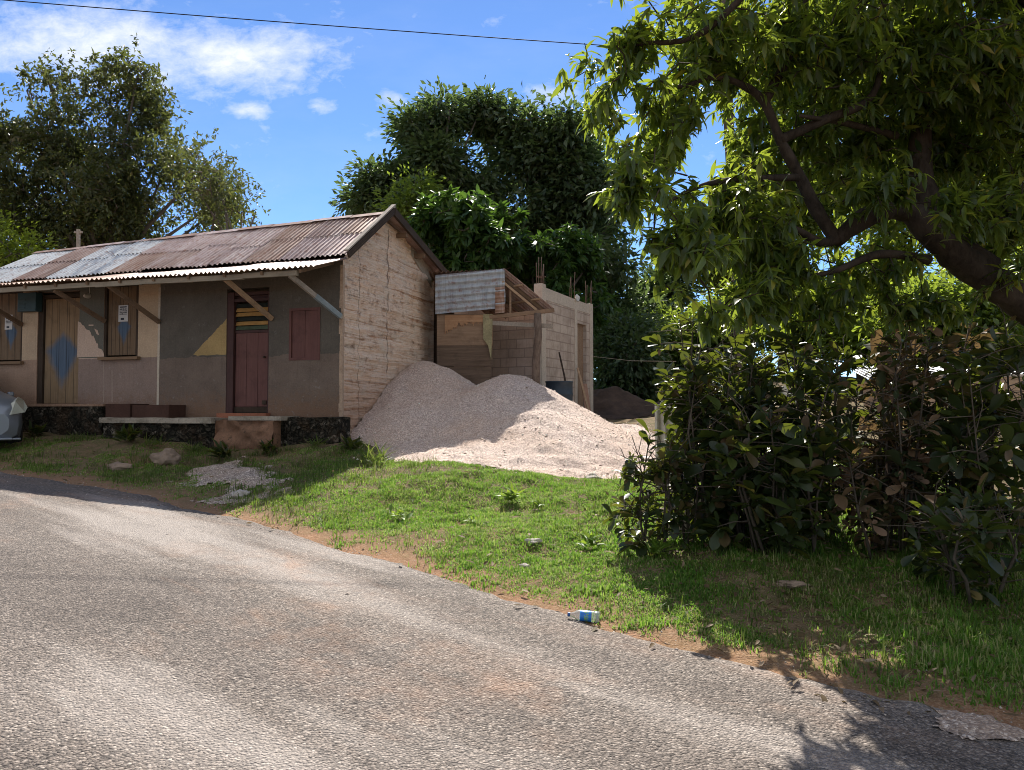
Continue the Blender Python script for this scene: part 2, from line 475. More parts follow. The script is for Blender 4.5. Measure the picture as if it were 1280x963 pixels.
MT['blocks_x'] = mat_blocks('grey_blocks_front', (.36, .29, .25), (.43, .35, .31), (.26, .21, .185), 'x')
MT['blocks_y'] = mat_blocks('grey_blocks_side', (.47, .40, .36), (.54, .47, .42), (.36, .30, .27), 'y')
MT['concrete'] = mat_plaster('poured_concrete', (.50, .45, .41), .12, (.30, .24, .2), .45, .6)
MT['tanblocks'] = mat_blocks('tan_blocks', (.50, .36, .25), (.56, .42, .30), (.36, .27, .2), 'x')
MT['yellow'] = mat_plaster('yellow_house_wall', (.55, .46, .27), .1)
MT['rebar'] = simple('rusted_rebar', (.16, .10, .075), .8, .3, 20, .3)
MT['drum'] = simple('blue_black_plastic', (.030, .045, .065), .45, .2, 6, .1)
MT['black'] = simple('black_rubber', (.02, .02, .02), .7, .2, 10, .1)
MT['wire'] = simple('wire_black', (.012, .012, .014), .5, .1, 10, .0)
MT['paper'] = simple('notice_paper', (.55, .55, .54), .8, .06, 3, .05)
MT['ink'] = simple('ink', (.04, .045, .06), .8, .1, 3, .0)
MT['meter'] = simple('teal_meter_box', (.03, .065, .075), .5, .2, 6, .1)
MT['white'] = simple('white_ceramic', (.6, .58, .54), .4, .1, 6, .05)
MT['glassdark'] = simple('dark_louvre_glass', (.03, .035, .03), .15, .2, 6, .02, 0, .6)
MT['glassreflect'] = simple('orange_reflection_glass', (.42, .24, .085), .2, .3, 5, .02, 0, .6)  # orange reflection painted into the pane colour
MT['glassgreen'] = simple('green_louvre_glass', (.09, .115, .075), .2, .4, 9, .02, 0, .6)
MT['carpaint'] = simple('silver_blue_paint', (.27, .30, .345), .30, .04, 2, .0, .55, .6)
MT['carglass'] = simple('car_glass', (.03, .04, .05), .06, .05, 2, .0, 0, .8)
MT['lamp'] = simple('headlight_plastic', (.42, .43, .36), .15, .1, 4, .02, 0, .7)
MT['chrome'] = simple('rim_metal', (.5, .5, .52), .3, .05, 4, .02, .9)
MT['rock'] = simple('limestone_rock', (.45, .40, .35), .95, .25, 6, .6)
MT['rock2'] = simple('brown_rock', (.26, .19, .14), .95, .3, 6, .6)
MT['bark'] = mat_bark('mango_bark', (.022, .017, .013), (.060, .047, .036))
MT['bark2'] = mat_bark('grey_bark', (.07, .06, .05), (.14, .12, .10))
MT['pole'] = mat_bark('pole_wood', (.045, .036, .03), (.11, .09, .075))
MT['stem'] = mat_bark('shrub_stem', (.05, .04, .03), (.11, .09, .068))
MT['mango'] = leaf_mat('mango_leaf', [(0, (.016, .038, .015)), (.45, (.027, .058, .019)), (.80, (.048, .088, .023)), (.95, (.11, .14, .026)), (1, (.30, .23, .03))], .40, (.48, .60, .05))
MT['mango2'] = leaf_mat('breadfruit_leaf', [(0, (.015, .042, .014)), (.6, (.028, .068, .020)), (1, (.060, .11, .026))], .26, (.20, .38, .04), .45, .35)
MT['feather'] = leaf_mat('tamarind_leaf', [(0, (.024, .036, .016)), (.6, (.042, .055, .022)), (.9, (.075, .075, .03)), (1, (.12, .09, .04))], .30, (.22, .26, .05), .5, .4)
MT['dense'] = leaf_mat('dense_leaf', [(0, (.024, .050, .026)), (.6, (.048, .080, .036)), (1, (.10, .13, .065))], .32, (.20, .30, .07), .45, .5)
MT['lime'] = leaf_mat('lime_leaf', [(0, (.06, .11, .018)), (.6, (.10, .16, .02)), (1, (.17, .22, .03))], .5, (.50, .62, .05))
MT['midgreen'] = leaf_mat('midgreen_leaf', [(0, (.03, .065, .018)), (.6, (.055, .10, .022)), (1, (.10, .15, .03))], .45, (.40, .52, .05))
MT['croton'] = leaf_mat('shrub_leaf', [(0, (.009, .018, .008)), (.5, (.016, .030, .012)), (.74, (.030, .050, .016)), (.82, (.065, .095, .02)), (.85, (.060, .034, .020)), (.97, (.14, .085, .05)), (1, (.30, .24, .04))], .22, (.30, .36, .03), .42, .4, 2.5)
MT['croton_dry'] = leaf_mat('dry_shrub_leaf', [(0, (.020, .036, .015)), (.40, (.032, .046, .018)), (.55, (.13, .075, .045)), (.85, (.24, .15, .10)), (1, (.30, .21, .15))], .22, (.35, .22, .08), .6, .2, 2.5)
MT['weed'] = leaf_mat('weed_leaf', [(0, (.06, .13, .02)), (.6, (.10, .19, .025)), (1, (.18, .26, .05))], .4, (.40, .55, .05), .5, .3)
MT['litter'] = leaf_mat('fallen_leaf', [(0, (.09, .055, .032)), (.7, (.18, .115, .07)), (1, (.36, .27, .19))], .15, (.4, .3, .15), .7, .2)


def mat_grass(name, stops, tcol):
    m = M(name); r = m.isl()
    patch = m.noise(m.pos(), 1.4, 5, .65)
    f = m.math('ADD', m.math('MULTIPLY', r, .55), m.math('MULTIPLY', patch, .75))
    f = m.math('SUBTRACT', f, .12)
    c = m.ramp(f, stops)
    p = m.pbr(c, .55, None, 0, .25)
    t = m.n('ShaderNodeBsdfTranslucent'); m.put(t.inputs[0], m.mix(.5, c, tcol))
    x = m.n('ShaderNodeMixShader'); x.inputs[0].default_value = .45
    m.t.links.new(p, x.inputs[1]); m.t.links.new(t.outputs[0], x.inputs[2])
    return m.done(x.outputs[0])


MT['grass'] = mat_grass('lawn_grass', [(0, (.038, .095, .018)), (.35, (.075, .175, .024)), (.56, (.13, .24, .03)), (.66, (.32, .30, .12)), (1, (.50, .42, .27))], (.34, .62, .05))
MT['grass_dk'] = mat_grass('rough_grass', [(0, (.030, .060, .016)), (.4, (.052, .092, .022)), (.66, (.085, .125, .028)), (.82, (.20, .17, .085)), (1, (.33, .27, .16))], (.26, .36, .04))


# ------------------------------------------------------------------ mesh helpers
class MB:
    def __init__(s):
        s.v = []; s.f = []; s.mi = []

    def add(s, vs, fs, mi=0):
        o = len(s.v); s.v += [tuple(q) for q in vs]
        s.f += [tuple(i + o for i in q) for q in fs]; s.mi += [mi] * len(fs); return s

    def box(s, x0, x1, y0, y1, z0, z1, mi=0):
        return s.add([(x0, y0, z0), (x1, y0, z0), (x1, y1, z0), (x0, y1, z0), (x0, y0, z1), (x1, y0, z1), (x1, y1, z1), (x0, y1, z1)],
                     [(0, 3, 2, 1), (4, 5, 6, 7), (0, 1, 5, 4), (1, 2, 6, 5), (2, 3, 7, 6), (3, 0, 4, 7)], mi)

    def poly(s, pts, mi=0):
        return s.add(pts, [tuple(range(len(pts)))], mi)

    def bar(s, a, b, w, t, up=(0, 0, 1), mi=0):
        a = Vector(a); b = Vector(b); d = (b - a).normalized(); u = Vector(up)
        r = d.cross(u)
        if r.length < 1e-4: r = d.cross(Vector((1, 0, 0)))
        r.normalize(); u = r.cross(d).normalized()
        vs = [p + r * (w / 2) * i + u * (t / 2) * j for p in (a, b) for i, j in ((-1, -1), (1, -1), (1, 1), (-1, 1))]
        return s.add(vs, [(0, 3, 2, 1), (4, 5, 6, 7), (0, 1, 5, 4), (1, 2, 6, 5), (2, 3, 7, 6), (3, 0, 4, 7)], mi)

    def tube(s, pts, rs, n=8, mi=0, cap=True):
        pts = [Vector(p) for p in pts]
        if not isinstance(rs, (list, tuple)): rs = [rs] * len(pts)
        o = len(s.v); prev = None
        for i, p in enumerate(pts):
            d = (pts[min(i + 1, len(pts) - 1)] - pts[max(i - 1, 0)])
            d = d.normalized() if d.length > 1e-9 else Vector((0, 0, 1))
            if prev is None:
                r = d.cross(Vector((0, 0, 1)))
                if r.length < .1: r = d.cross(Vector((1, 0, 0)))
            else:
                r = prev - d * prev.dot(d)
            r.normalize(); prev = r; u = d.cross(r)
            for k in range(n):
                a = 2 * math.pi * k / n
                s.v.append(tuple(p + (r * math.cos(a) + u * math.sin(a)) * rs[i]))
        for i in range(len(pts) - 1):
            for k in range(n):
                a = o + i * n + k; b = o + i * n + (k + 1) % n
                s.f.append((a, b, b + n, a + n)); s.mi.append(mi)
        if cap:
            s.f.append(tuple(o + k for k in reversed(range(n)))); s.mi.append(mi)
            e = o + (len(pts) - 1) * n
            s.f.append(tuple(e + k for k in range(n))); s.mi.append(mi)
        return s

    def lathe(s, prof, n=24, mi=0, axis='z'):
        o = len(s.v)
        for (r, z) in prof:
            for k in range(n):
                a = 2 * math.pi * k / n
                x, y = r * math.cos(a), r * math.sin(a)
                s.v.append((x, y, z) if axis == 'z' else ((z, x, y) if axis == 'x' else (x, z, y)))
        for i in range(len(prof) - 1):
            for k in range(n):
                a = o + i * n + k; b = o + i * n + (k + 1) % n
                s.f.append((a, b, b + n, a + n)); s.mi.append(mi)
        return s

    def build(s, name, mats, parent=None, smooth=False, bevel=0):
        me = bpy.data.meshes.new(name); me.from_pydata(s.v, [], s.f)
        if not isinstance(mats, (list, tuple)): mats = [mats]
        for q in mats: me.materials.append(q)
        me.polygons.foreach_set('material_index', s.mi)
        if smooth: me.polygons.foreach_set('use_smooth', [True] * len(s.f))
        me.update()
        o = bpy.data.objects.new(name, me); COL.objects.link(o)
        if parent: o.parent = parent
        if bevel:
            b = o.modifiers.new('edge', 'BEVEL'); b.width = bevel; b.segments = 2; b.limit_method = 'ANGLE'
        return o


def np_mesh(name, verts, faces_list, mats, parent=None, smooth=False, mi=None):
    """faces_list: list of int arrays (n,k)"""
    me = bpy.data.meshes.new(name)
    verts = np.ascontiguousarray(verts, dtype=np.float32)
    me.vertices.add(len(verts)); me.vertices.foreach_set('co', verts.ravel())
    faces_list = [np.asarray(f, dtype=np.int32) for f in faces_list if len(f)]
    loops = np.concatenate([f.ravel() for f in faces_list])
    tot = np.concatenate([np.full(len(f), f.shape[1], np.int32) for f in faces_list])
    st = np.concatenate([[0], np.cumsum(tot)[:-1]]).astype(np.int32)
    me.loops.add(len(loops)); me.loops.foreach_set('vertex_index', loops)
    me.polygons.add(len(tot)); me.polygons.foreach_set('loop_start', st); me.polygons.foreach_set('loop_total', tot)
    if not isinstance(mats, (list, tuple)): mats = [mats]
    for q in mats: me.materials.append(q)
    if mi is not None: me.polygons.foreach_set('material_index', np.asarray(mi, np.int32))
    if smooth: me.polygons.foreach_set('use_smooth', np.ones(len(tot), bool))
    me.update(calc_edges=True); me.validate()
    o = bpy.data.objects.new(name, me); COL.objects.link(o)
    if parent: o.parent = parent
    return o


def grid_mesh(name, X, Y, Z, mats, keep=None, parent=None, smooth=True):
    ny, nx = X.shape
    idx = np.arange(nx * ny).reshape(ny, nx)
    q = np.stack([idx[:-1, :-1], idx[:-1, 1:], idx[1:, 1:], idx[1:, :-1]], -1).reshape(-1, 4)
    if keep is not None:
        k = keep
        kk = (k[:-1, :-1] & k[:-1, 1:] & k[1:, 1:] & k[1:, :-1]).ravel(); q = q[kk]
        used = np.unique(q); rem = np.full(nx * ny, -1); rem[used] = np.arange(len(used))
        V = np.stack([X, Y, Z], -1).reshape(-1, 3)[used]; q = rem[q]
    else:
        V = np.stack([X, Y, Z], -1).reshape(-1, 3)
    return np_mesh(name, V, [q], mats, parent, smooth)


def tag(o, label=None, cat=None, group=None, kind=None):
    if label: o['label'] = label
    if cat: o['category'] = cat
    if group: o['group'] = group
    if kind: o['kind'] = kind
    return o


def empty(name, loc, label, cat, group=None, rz=0):
    o = bpy.data.objects.new(name, None); COL.objects.link(o); o.location = loc; o.rotation_euler = (0, 0, rz)
    o.empty_display_size = .2
    return tag(o, label, cat, group)


def norm(a):
    return a / np.maximum(np.linalg.norm(a, axis=-1, keepdims=True), 1e-9)


LEAF = {  # stations along the blade (s, half width): three vertices each
    'lance': [(.28, .46), (.66, .38)],
    'obov': [(.12, .10), (.32, .27), (.58, .46), (.78, .49), (.92, .33)],
    'oval': [(.30, .46), (.70, .44)],
}


def leaf_arrays(P, D, N, L, Wd, shape='lance', fold=.25, bend=.25):
    """one curved folded blade per row; gives vertices and faces"""
    n = len(P); D = norm(D); N = norm(N - D * np.sum(N * D, 1, keepdims=True)); S = np.cross(D, N)
    L = np.asarray(L).reshape(-1, 1) * np.ones((n, 1)); Wd = np.asarray(Wd).reshape(-1, 1) * np.ones((n, 1))
    if shape == 'simple':
        b = np.asarray(bend)
        m = P + D * L * .5
        vs = np.stack([P, m + S * Wd * .5 + N * Wd * fold, P + D * L - N * L * b, m - S * Wd * .5 + N * Wd * fold], 1)
        V = vs.reshape(-1, 3); o = (np.arange(n) * 4)[:, None]
        return V, [np.concatenate([o + np.array([[0, 1, 2]]), o + np.array([[0, 2, 3]])])]
    st = LEAF[shape]; K = len(st); b_ = np.asarray(bend)
    def c(q): return P + D * L * q - N * L * (b_ * q * q)
    cols = [P]
    for (q, w) in st:
        a = c(q); cols += [a + S * Wd * w + N * Wd * fold * (w / .46), a, a - S * Wd * w + N * Wd * fold * (w / .46)]
    cols.append(c(1.0))
    nv = 3 * K + 2
    V = np.stack(cols, 1).reshape(-1, 3); o = (np.arange(n) * nv)[:, None]
    e = 1 + 3 * (K - 1)
    T = np.concatenate([o + np.array([[0, 1, 2]]), o + np.array([[0, 2, 3]]), o + np.array([[e, nv - 1, e + 1]]), o + np.array([[e + 1, nv - 1, e + 2]])])
    Q = np.concatenate([o + np.array([[1 + 3 * i, 4 + 3 * i, 5 + 3 * i, 2 + 3 * i]]) for i in range(K - 1)] + [o + np.array([[2 + 3 * i, 5 + 3 * i, 6 + 3 * i, 3 + 3 * i]]) for i in range(K - 1)])
    return V, [T, Q]


def rand_dirs(n, rng):
    v = rng.normal(size=(n, 3)); return norm(v)


def whorl_leaves(T, TD, m, L0, L1, wr, rng, spread=(.6, 1.5), droop=.35, back=.25):
    """m leaves round each twig tip"""
    n = len(T); T = np.repeat(T, m, 0); TD = norm(np.repeat(TD, m, 0))
    az = (np.tile(np.arange(m), n) * 2.4 + np.repeat(rng.random(n) * 6.28, m))
    e = rng.uniform(spread[0], spread[1], n * m)
    a = np.cross(TD, np.array([0.13, .21, .97])); a = norm(a); b = np.cross(TD, a)
    D = TD * np.cos(e)[:, None] + (a * np.cos(az)[:, None] + b * np.sin(az)[:, None]) * np.sin(e)[:, None]
    D[:, 2] -= droop * rng.uniform(.4, 1.4, n * m); D = norm(D)
    P = T - TD * (rng.random(n * m) * back)[:, None]
    N = np.array([0, 0, 1.0]) + rng.normal(size=(n * m, 3)) * .35
    L = rng.uniform(L0, L1, n * m)
    return P, D, N, L, L * wr


def in_blobs(blobs, n, rng, shell=.45):
    vol = np.array([b[1][0] * b[1][1] * b[1][2] for b in blobs]) ** .75; vol /= vol.sum()
    k = rng.choice(len(blobs), n, p=vol)
    C = np.array([b[0] for b in blobs])[k]; R = np.array([b[1] for b in blobs])[k]
    d = rand_dirs(n, rng); r = rng.random(n) ** shell
    r = r * (.42 + 1.12 * fbm(d[:, 0] * 2.2 + k * 3.1 + 9, d[:, 2] * 2.2 + d[:, 1] * 1.7 + k, 3))
    return C + d * R * r[:, None], d * (1 / R), k


def grow_tree(name, label, cat, group, base, fork_h, trunk_r, blobs, n_tip, per, leaf, lmat, bmat, seed, lean=(0, 0),
              clump=.45, n_main=9, shape='simple', style='clump', wr=.4, twig_r=.012, shell=.45, flat=.7, droop=.3, lumps=0):
    rng = np.random.default_rng(seed)
    base = Vector(base)
    if lumps:
        nbl = []
        for (c_, r_) in blobs:
            nbl.append((c_, tuple(q * .62 for q in r_)))
            for _ in range(lumps):
                dd = rng.normal(size=3); dd /= np.linalg.norm(dd); dd[2] = abs(dd[2]) * .9 - .25; f_ = rng.uniform(.62, .95)
                nbl.append((tuple(np.array(c_) + dd * np.array(r_) * f_), tuple(np.array(r_) * rng.uniform(.24, .44))))
        blobs = nbl
    root = empty(name, base, label, cat, group)
    fork = base + Vector((lean[0], lean[1], fork_h))
    tips, out, kb = in_blobs(blobs, int(n_tip * 1.3), rng, shell)
    hol = fbm(tips[:, 0] * .62 + seed, tips[:, 2] * .62 + tips[:, 1] * .3, 3)
    kp = np.argsort(-hol)[:n_tip]; kp = rng.permutation(kp); tips, out, kb = tips[kp], out[kp], kb[kp]
    mains, _, _ = in_blobs(blobs, n_main, rng, .6)
    C = np.array([b[0] for b in blobs])
    mains = mains * .75 + (C[np.argmin(((mains[:, None] - C[None]) ** 2).sum(-1), 1)]) * .25
    tb = MB()
    bl = lambda p: tuple(Vector(p) - base)
    mid = base.lerp(fork, .5) + Vector((rng.normal() * .15, rng.normal() * .15, 0))
    tb.tube([bl(base - Vector((0, 0, .3))), bl(mid), bl(fork)], [trunk_r * 1.3, trunk_r, trunk_r * .85], 9)
    for q in mains:
        q = Vector(q); c1 = fork.lerp(q, .45) + Vector((rng.normal() * .2, rng.normal() * .2, abs(rng.normal()) * .3))
        tb.tube([bl(fork - Vector((0, 0, .1))), bl(c1), bl(q)], [trunk_r * .55, trunk_r * .32, trunk_r * .12], 6)
    nodes = np.concatenate([mains, [np.array(fork)]] + [np.array(fork)[None] * .5 + mains * .5])
    nb = min(n_tip, 520)
    order = np.argsort([((nodes - t) ** 2).sum(1).min() for t in tips[:nb]])
    allp = np.concatenate([nodes, np.zeros((nb, 3))]); cnt_ = len(nodes)
    for i in order:
        t = tips[i]; d = ((allp[:cnt_] - t) ** 2).sum(1); j = int(np.argmin(d)); p = allp[j].copy(); allp[cnt_] = t; cnt_ += 1; d = {j: d[j]}
        c1 = (p + t) / 2 + rng.normal(size=3) * .12 * np.sqrt(d[j])
        tb.tube([bl(p), bl(c1), bl(t)], [twig_r * 2.2, twig_r * 1.4, twig_r * .6], 4, cap=False)
    tb.build('trunk', bmat, root, True)
    if style == 'clump':
        n = n_tip * per
        sz = np.repeat(rng.uniform(.6, 1.35, n_tip), per)[:, None]
        off = np.clip(rng.normal(size=(n, 3)), -1.7, 1.7) * clump * np.array([1, 1, flat]) * sz
        P = np.repeat(tips, per, 0) + off
        D = off / clump + norm(np.repeat(out, per, 0)) * .7 + rng.normal(size=(n, 3)) * .6; D[:, 2] -= droop
        N = np.array([0, 0, .9]) + norm(np.repeat(out, per, 0)) * .5 + rng.normal(size=(n, 3)) * .5
        L = rng.uniform(.7, 1.25, n) * leaf; Wd = L * wr
    elif style == 'whorl':
        TD = norm(out) + np.array([0, 0, .25]) + rng.normal(size=(n_tip, 3)) * .5
        P, D, N, L, Wd = whorl_leaves(tips, TD, per, leaf * .75, leaf * 1.25, wr, rng, (.6, 1.5), droop, leaf * .6)
    else:  # feather: leaflets along arching sprays
        TD = norm(norm(out) + rng.normal(size=(n_tip, 3)) * .55 + np.array([0, 0, .1]))
        Ls = rng.uniform(.6, 1.5, n_tip) * clump
        s = np.tile(np.linspace(.05, 1, per), n_tip)
        LD = np.repeat(TD, per, 0); LL = np.repeat(Ls, per)
        P = np.repeat(tips, per, 0) + LD * (s * LL)[:, None]
        P[:, 2] -= droop * (s * LL) ** 2 * 1.1
        P += rng.normal(size=P.shape) * .05
        D = LD * .3 + rng.normal(size=P.shape); D[:, 2] -= .2
        N = np.array([0, 0, .8]) + rng.normal(size=P.shape) * .6
        L = rng.uniform(.6, 1.3, len(P)) * leaf; Wd = L * wr
    V, F = leaf_arrays(P, D, N, L, Wd, shape, .12, .18)
    np_mesh('crown', V - np.array(base), F, lmat, root)
    return root


# ------------------------------------------------------------------ ground
def axis(lo, hi, step, far_lo, far_hi):
    a = np.arange(lo, hi, step)
    def ext(start, end, sgn):
        r = []; x = start; s = step
        while (x < end if sgn > 0 else x > end):
            s *= 1.35; x += sgn * s; r.append(x)
        return np.array(r)
    return np.concatenate([ext(lo, far_lo, -1)[::-1], a, ext(a[-1], far_hi, 1)])


gx = axis(-13, 9, .11, -600, 600); gy = axis(1.5, 21, .11, -600, 900)
GX, GY = np.meshgrid(gx, gy)
GZ = h(GX, GY)
sdg = road_sd(GX, GY)
GZ = GZ - .035 * sstep(.02, -.15, sdg) * (sdg < .02)
gobj = tag(grid_mesh('ground', GX, GY, GZ, MT['ground']), kind='structure')
# laterite washed along the road edge: where the red soil lies
red = np.exp(-np.maximum(sdg, 0) / .38) * (.55 + .9 * (fbm(GX * 2.1, GY * 2.1, 3) - .3))
att = gobj.data.attributes.new('red_soil', 'FLOAT', 'POINT'); att.data.foreach_set('value', np.clip(red, 0, 1).astype(np.float32).ravel())

# road sheet: stations along the edge, rows across
seg = [0]
for a, b in zip(EDGE[:-1], EDGE[1:]): seg.append(seg[-1] + np.linalg.norm(b - a))
seg = np.array(seg)
u = np.concatenate([np.linspace(0, seg[1], 60)[:-1], np.arange(seg[1], seg[-2], .06), np.linspace(seg[-2], seg[-1], 50)])
ex = np.interp(u, seg, EDGE[:, 0]); ey = np.interp(u, seg, EDGE[:, 1])
exs = np.mean([np.interp(u + q, seg, EDGE[:, 0]) for q in np.linspace(-.6, .6, 15)], 0); eys = np.mean([np.interp(u + q, seg, EDGE[:, 1]) for q in np.linspace(-.6, .6, 15)], 0)
rd = EDGE[-4] - EDGE[4]; rd /= np.linalg.norm(rd)
rn = np.array([rd[1], -rd[0]])
if rn[1] > 0: rn = -rn
v = np.concatenate([[0, .05, .12], np.arange(.25, 5, .25), np.linspace(5, 7.5, 6)])
wob = (fbm(u * 1.1, u * 0 + 3, 4) - .5) * .34 + (fbm(u * 6, u * 0 + 8, 3) - .5) * .10
RX = exs[None] + rn[0] * (v[:, None] + np.where(v[:, None] < .2, wob[None], 0)); RY = eys[None] + rn[1] * (v[:, None] + np.where(v[:, None] < .2, wob[None], 0))
RZ = plane_z(RX, RY) + np.where(v[:, None] < .02, .004, .016) + .02 * sstep(0, .25, road_sd(RX, RY)) + 0 * RX
tag(grid_mesh('road', RX, RY, RZ, MT['road']), kind='structure')

# ------------------------------------------------------------------ house frame
HC = Vector((at(427, 520, 12.6).x, 12.6, 0))
HA = -rad(17.0)
HX = Vector((math.cos(HA), math.sin(HA), 0)); HY = Vector((-math.sin(HA), math.cos(HA), 0))


def hl(p):
    d = Vector(p) - HC; return Vector((d.dot(HX), d.dot(HY), d.z))


def hw(x, y, z):
    return HC + HX * x + HY * y + Vector((0, 0, z))


def fac(px, py, off=0.0):
    """point of the facade plane (house coordinates) seen at that place in the photo"""
    d = ray(px, py); o = hl(EYE); dl = Vector((d.dot(HX), d.dot(HY), d.z))
    t = (off - o.y) / dl.y
    p = o + dl * t
    return p.x, p.z


def gab(px, py, off=0.0):
    d = ray(px, py); o = hl(EYE); dl = Vector((d.dot(HX), d.dot(HY), d.z))
    t = (off - o.x) / dl.x
    p = o + dl * t
    return p.y, p.z


# ------------------------------------------------------------------ gravel heaps
HEAPS = [((-1.75, 15.15), 2.52, .66, .5), ((-.05, 14.35), 2.22, .62, .6), ((.75, 12.9), 1.42, .45, .5)]
FAN = [at(*q) for q in [(436, 550, 12.3), (455, 580, 10.8), (500, 588, 10.35), (570, 590, 10.1), (640, 601, 9.95), (720, 603, 9.8), (792, 606, 9.75), (860, 590, 10.6), (850, 545, 14), (790, 535, 16), (740, 530, 17), (600, 530, 17), (450, 540, 14)]]
FANXY = np.array([(p.x, p.y) for p in FAN])


def poly_sd(X, Y, poly):
    X = np.asarray(X, float); Y = np.asarray(Y, float)
    d = np.full(X.shape, 1e9); ins = np.zeros(X.shape, bool)
    n = len(poly)
    for i in range(n):
        a = poly[i]; b = poly[(i + 1) % n]; e = b - a
        t = np.clip(((X - a[0]) * e[0] + (Y - a[1]) * e[1]) / (e @ e), 0, 1)
        d = np.minimum(d, np.hypot(X - a[0] - t * e[0], Y - a[1] - t * e[1]))
        c = ((a[1] > Y) != (b[1] > Y)) & (X < (b[0] - a[0]) * (Y - a[1]) / (b[1] - a[1] + 1e-12) + a[0])
        ins ^= c
    return np.where(ins, d, -d)


def heap_z(X, Y, hh):
    z = np.full(X.shape, -9.0)
    for (c, pk, sl, e) in HEAPS:
        d = np.hypot(X - c[0], Y - c[1]) * (1 + .16 * (fbm(X * .9 + 3, Y * .9, 3) - .5))
        q = pk - (np.sqrt((sl * d) ** 2 + (e * .45) ** 2) - e * .45)
        kk = .12
        z = np.maximum(z, q) + kk * np.exp(-np.abs(z - q) / kk) * .5
    fan = poly_sd(X, Y, FANXY) + (fbm(X * 2.5, Y * 2.5, 3) - .5) * .45
    f = hh + np.where(fan > -.1, -.02 + .25 * sstep(-.1, 2.6, fan), -.05)
    kk = .10
    m = np.maximum(z, f) + np.where(z > -5, kk * np.exp(-np.abs(z - f) / kk) * .4 * (fan > 0), 0)
    m = m + (fbm(X * 4, Y * 4, 4) - .5) * .09 * (m > hh + .03)
    return m


hx_, hy_ = np.meshgrid(np.arange(-3.3, 3.6, .055), np.arange(9.3, 17.2, .055))
hh_ = h(hx_, hy_)
hzp = heap_z(hx_, hy_, hh_)
lx = (hx_ - HC.x) * HX.x + (hy_ - HC.y) * HX.y; ly = (hx_ - HC.x) * HY.x + (hy_ - HC.y) * HY.y
keep = (hzp > hh_ + .006) & ~((lx < -.06) & (ly > -.25))
gp = grid_mesh('gravel_pile', hx_, hy_, hzp, MT['gravel'], keep)
tag(gp, 'big twin humped heap of pale pinkish gravel against the bare gable wall', 'gravel pile')


def gravel_mask(X, Y):
    hh = h(X, Y); return heap_z(X, Y, hh) > hh + .012


# thin gravel spill on the shaded verge
SP = np.array([(at(*q).x, at(*q).y) for q in [(238, 592, 10.7), (290, 574, 11.6), (330, 600, 10.3), (352, 632, 8.9), (300, 622, 9.3), (262, 606, 10.0)]])
sx, sy = np.meshgrid(np.arange(SP[:, 0].min() - .9, SP[:, 0].max() + .9, .04), np.arange(SP[:, 1].min() - .9, SP[:, 1].max() + .9, .04))
def spill_n(X, Y): return (fbm(X * 1.6, Y * 1.6, 3) - .5) * 1.3 + (fbm(X * 7, Y * 7, 3) - .5) * .9
ssd = poly_sd(sx, sy, SP) + spill_n(sx, sy) + .18
sz = h(sx, sy) + .002 + .03 * sstep(0, .5, ssd) + (fbm(sx * 6, sy * 6) - .5) * .02
tag(grid_mesh('gravel_spill', sx, sy, sz, MT['gravel_grey'], ssd > 0), 'thin grey gravel spill on the shaded verge', 'gravel', kind='stuff')


def spill_mask(X, Y):
    return (poly_sd(X, Y, SP) + spill_n(X, Y)) > .16


# ------------------------------------------------------------------ house
house = empty('row_house', HC, 'long old single storey house with rusty corrugated roof and bare limestone gable', 'house', rz=HA)
XL = -8.45
GB = gab(542, 460)[0]            # depth of the gable wall
RY_, RZ_ = gab(487, 266, .12)[0], gab(487, 266, .12)[1]
SPLIT = fac(199, 450)[0]
ZT = 4.12
D1a, D1t = fac(48, 366); D1b, D1z = fac(97, 505)
W1a, W1t = fac(131, 353); W1b, W1z = fac(172, 446)
W0b, W0z = fac(27, 452); W0a = W0b - .85; W0t = W1t
D2a, D2t = fac(284, 362); D2b, D2z = fac(335, 517)
W2a, W2t = fac(362, 386); W2b, W2z = fac(400, 450)
OPEN = [(D1a, D1b, D1z, D1t), (W1a, W1b, W1z, W1t), (W0a, W0b, W0z, W0t), (D2a, D2b, D2z, D2t), (W2a, W2b, W2z, W2t)]
OPEN = [(a, b, z0, min(z1, ZT - .06)) for a, b, z0, z1 in OPEN]
ZB = .75
ZMID_L = fac(150, 447)[1]; ZMID_R = fac(240, 444)[1]
mats = [MT[q] for q in ('wall_grey', 'wall_brown', 'wall_mauve', 'wall_pink', 'wall_beige', 'wall_pale', 'wall_dark', 'ochre', 'line', 'gable', 'concrete', 'line2')]
fb = MB()
xs = sorted(set([XL, SPLIT, 0.0] + [o[0] for o in OPEN] + [o[1] for o in OPEN]))
zs = sorted(set([ZB, ZT, ZMID_L, ZMID_R] + [o[2] for o in OPEN] + [o[3] for o in OPEN]))
for x0, x1 in zip(xs[:-1], xs[1:]):
    for z0, z1 in zip(zs[:-1], zs[1:]):
        xm, zm = (x0 + x1) / 2, (z0 + z1) / 2
        if any(a < xm < b and c < zm < d for a, b, c, d in OPEN): continue
        if xm < SPLIT:
            mi = (3 if xm < D1a else 2) if zm < ZMID_L else (4 if (xm < D1a or xm > W1b) else 6)
        else:
            mi = 1 if zm < ZMID_R else 0
        fb.poly([(x0, 0, z0), (x1, 0, z0), (x1, 0, z1), (x0, 0, z1)], mi)
RD = .13
for (a, b, c, d) in OPEN:
    m_ = 0 if a > SPLIT else 3
    fb.poly([(a, 0, c), (a, 0, d), (a, RD, d), (a, RD, c)], m_); fb.poly([(b, 0, c), (b, RD, c), (b, RD, d), (b, 0, d)], m_)
    fb.poly([(a, 0, d), (b, 0, d), (b, RD, d), (a, RD, d)], m_); fb.poly([(a, 0, c), (a, RD, c), (b, RD, c), (b, 0, c)], m_)
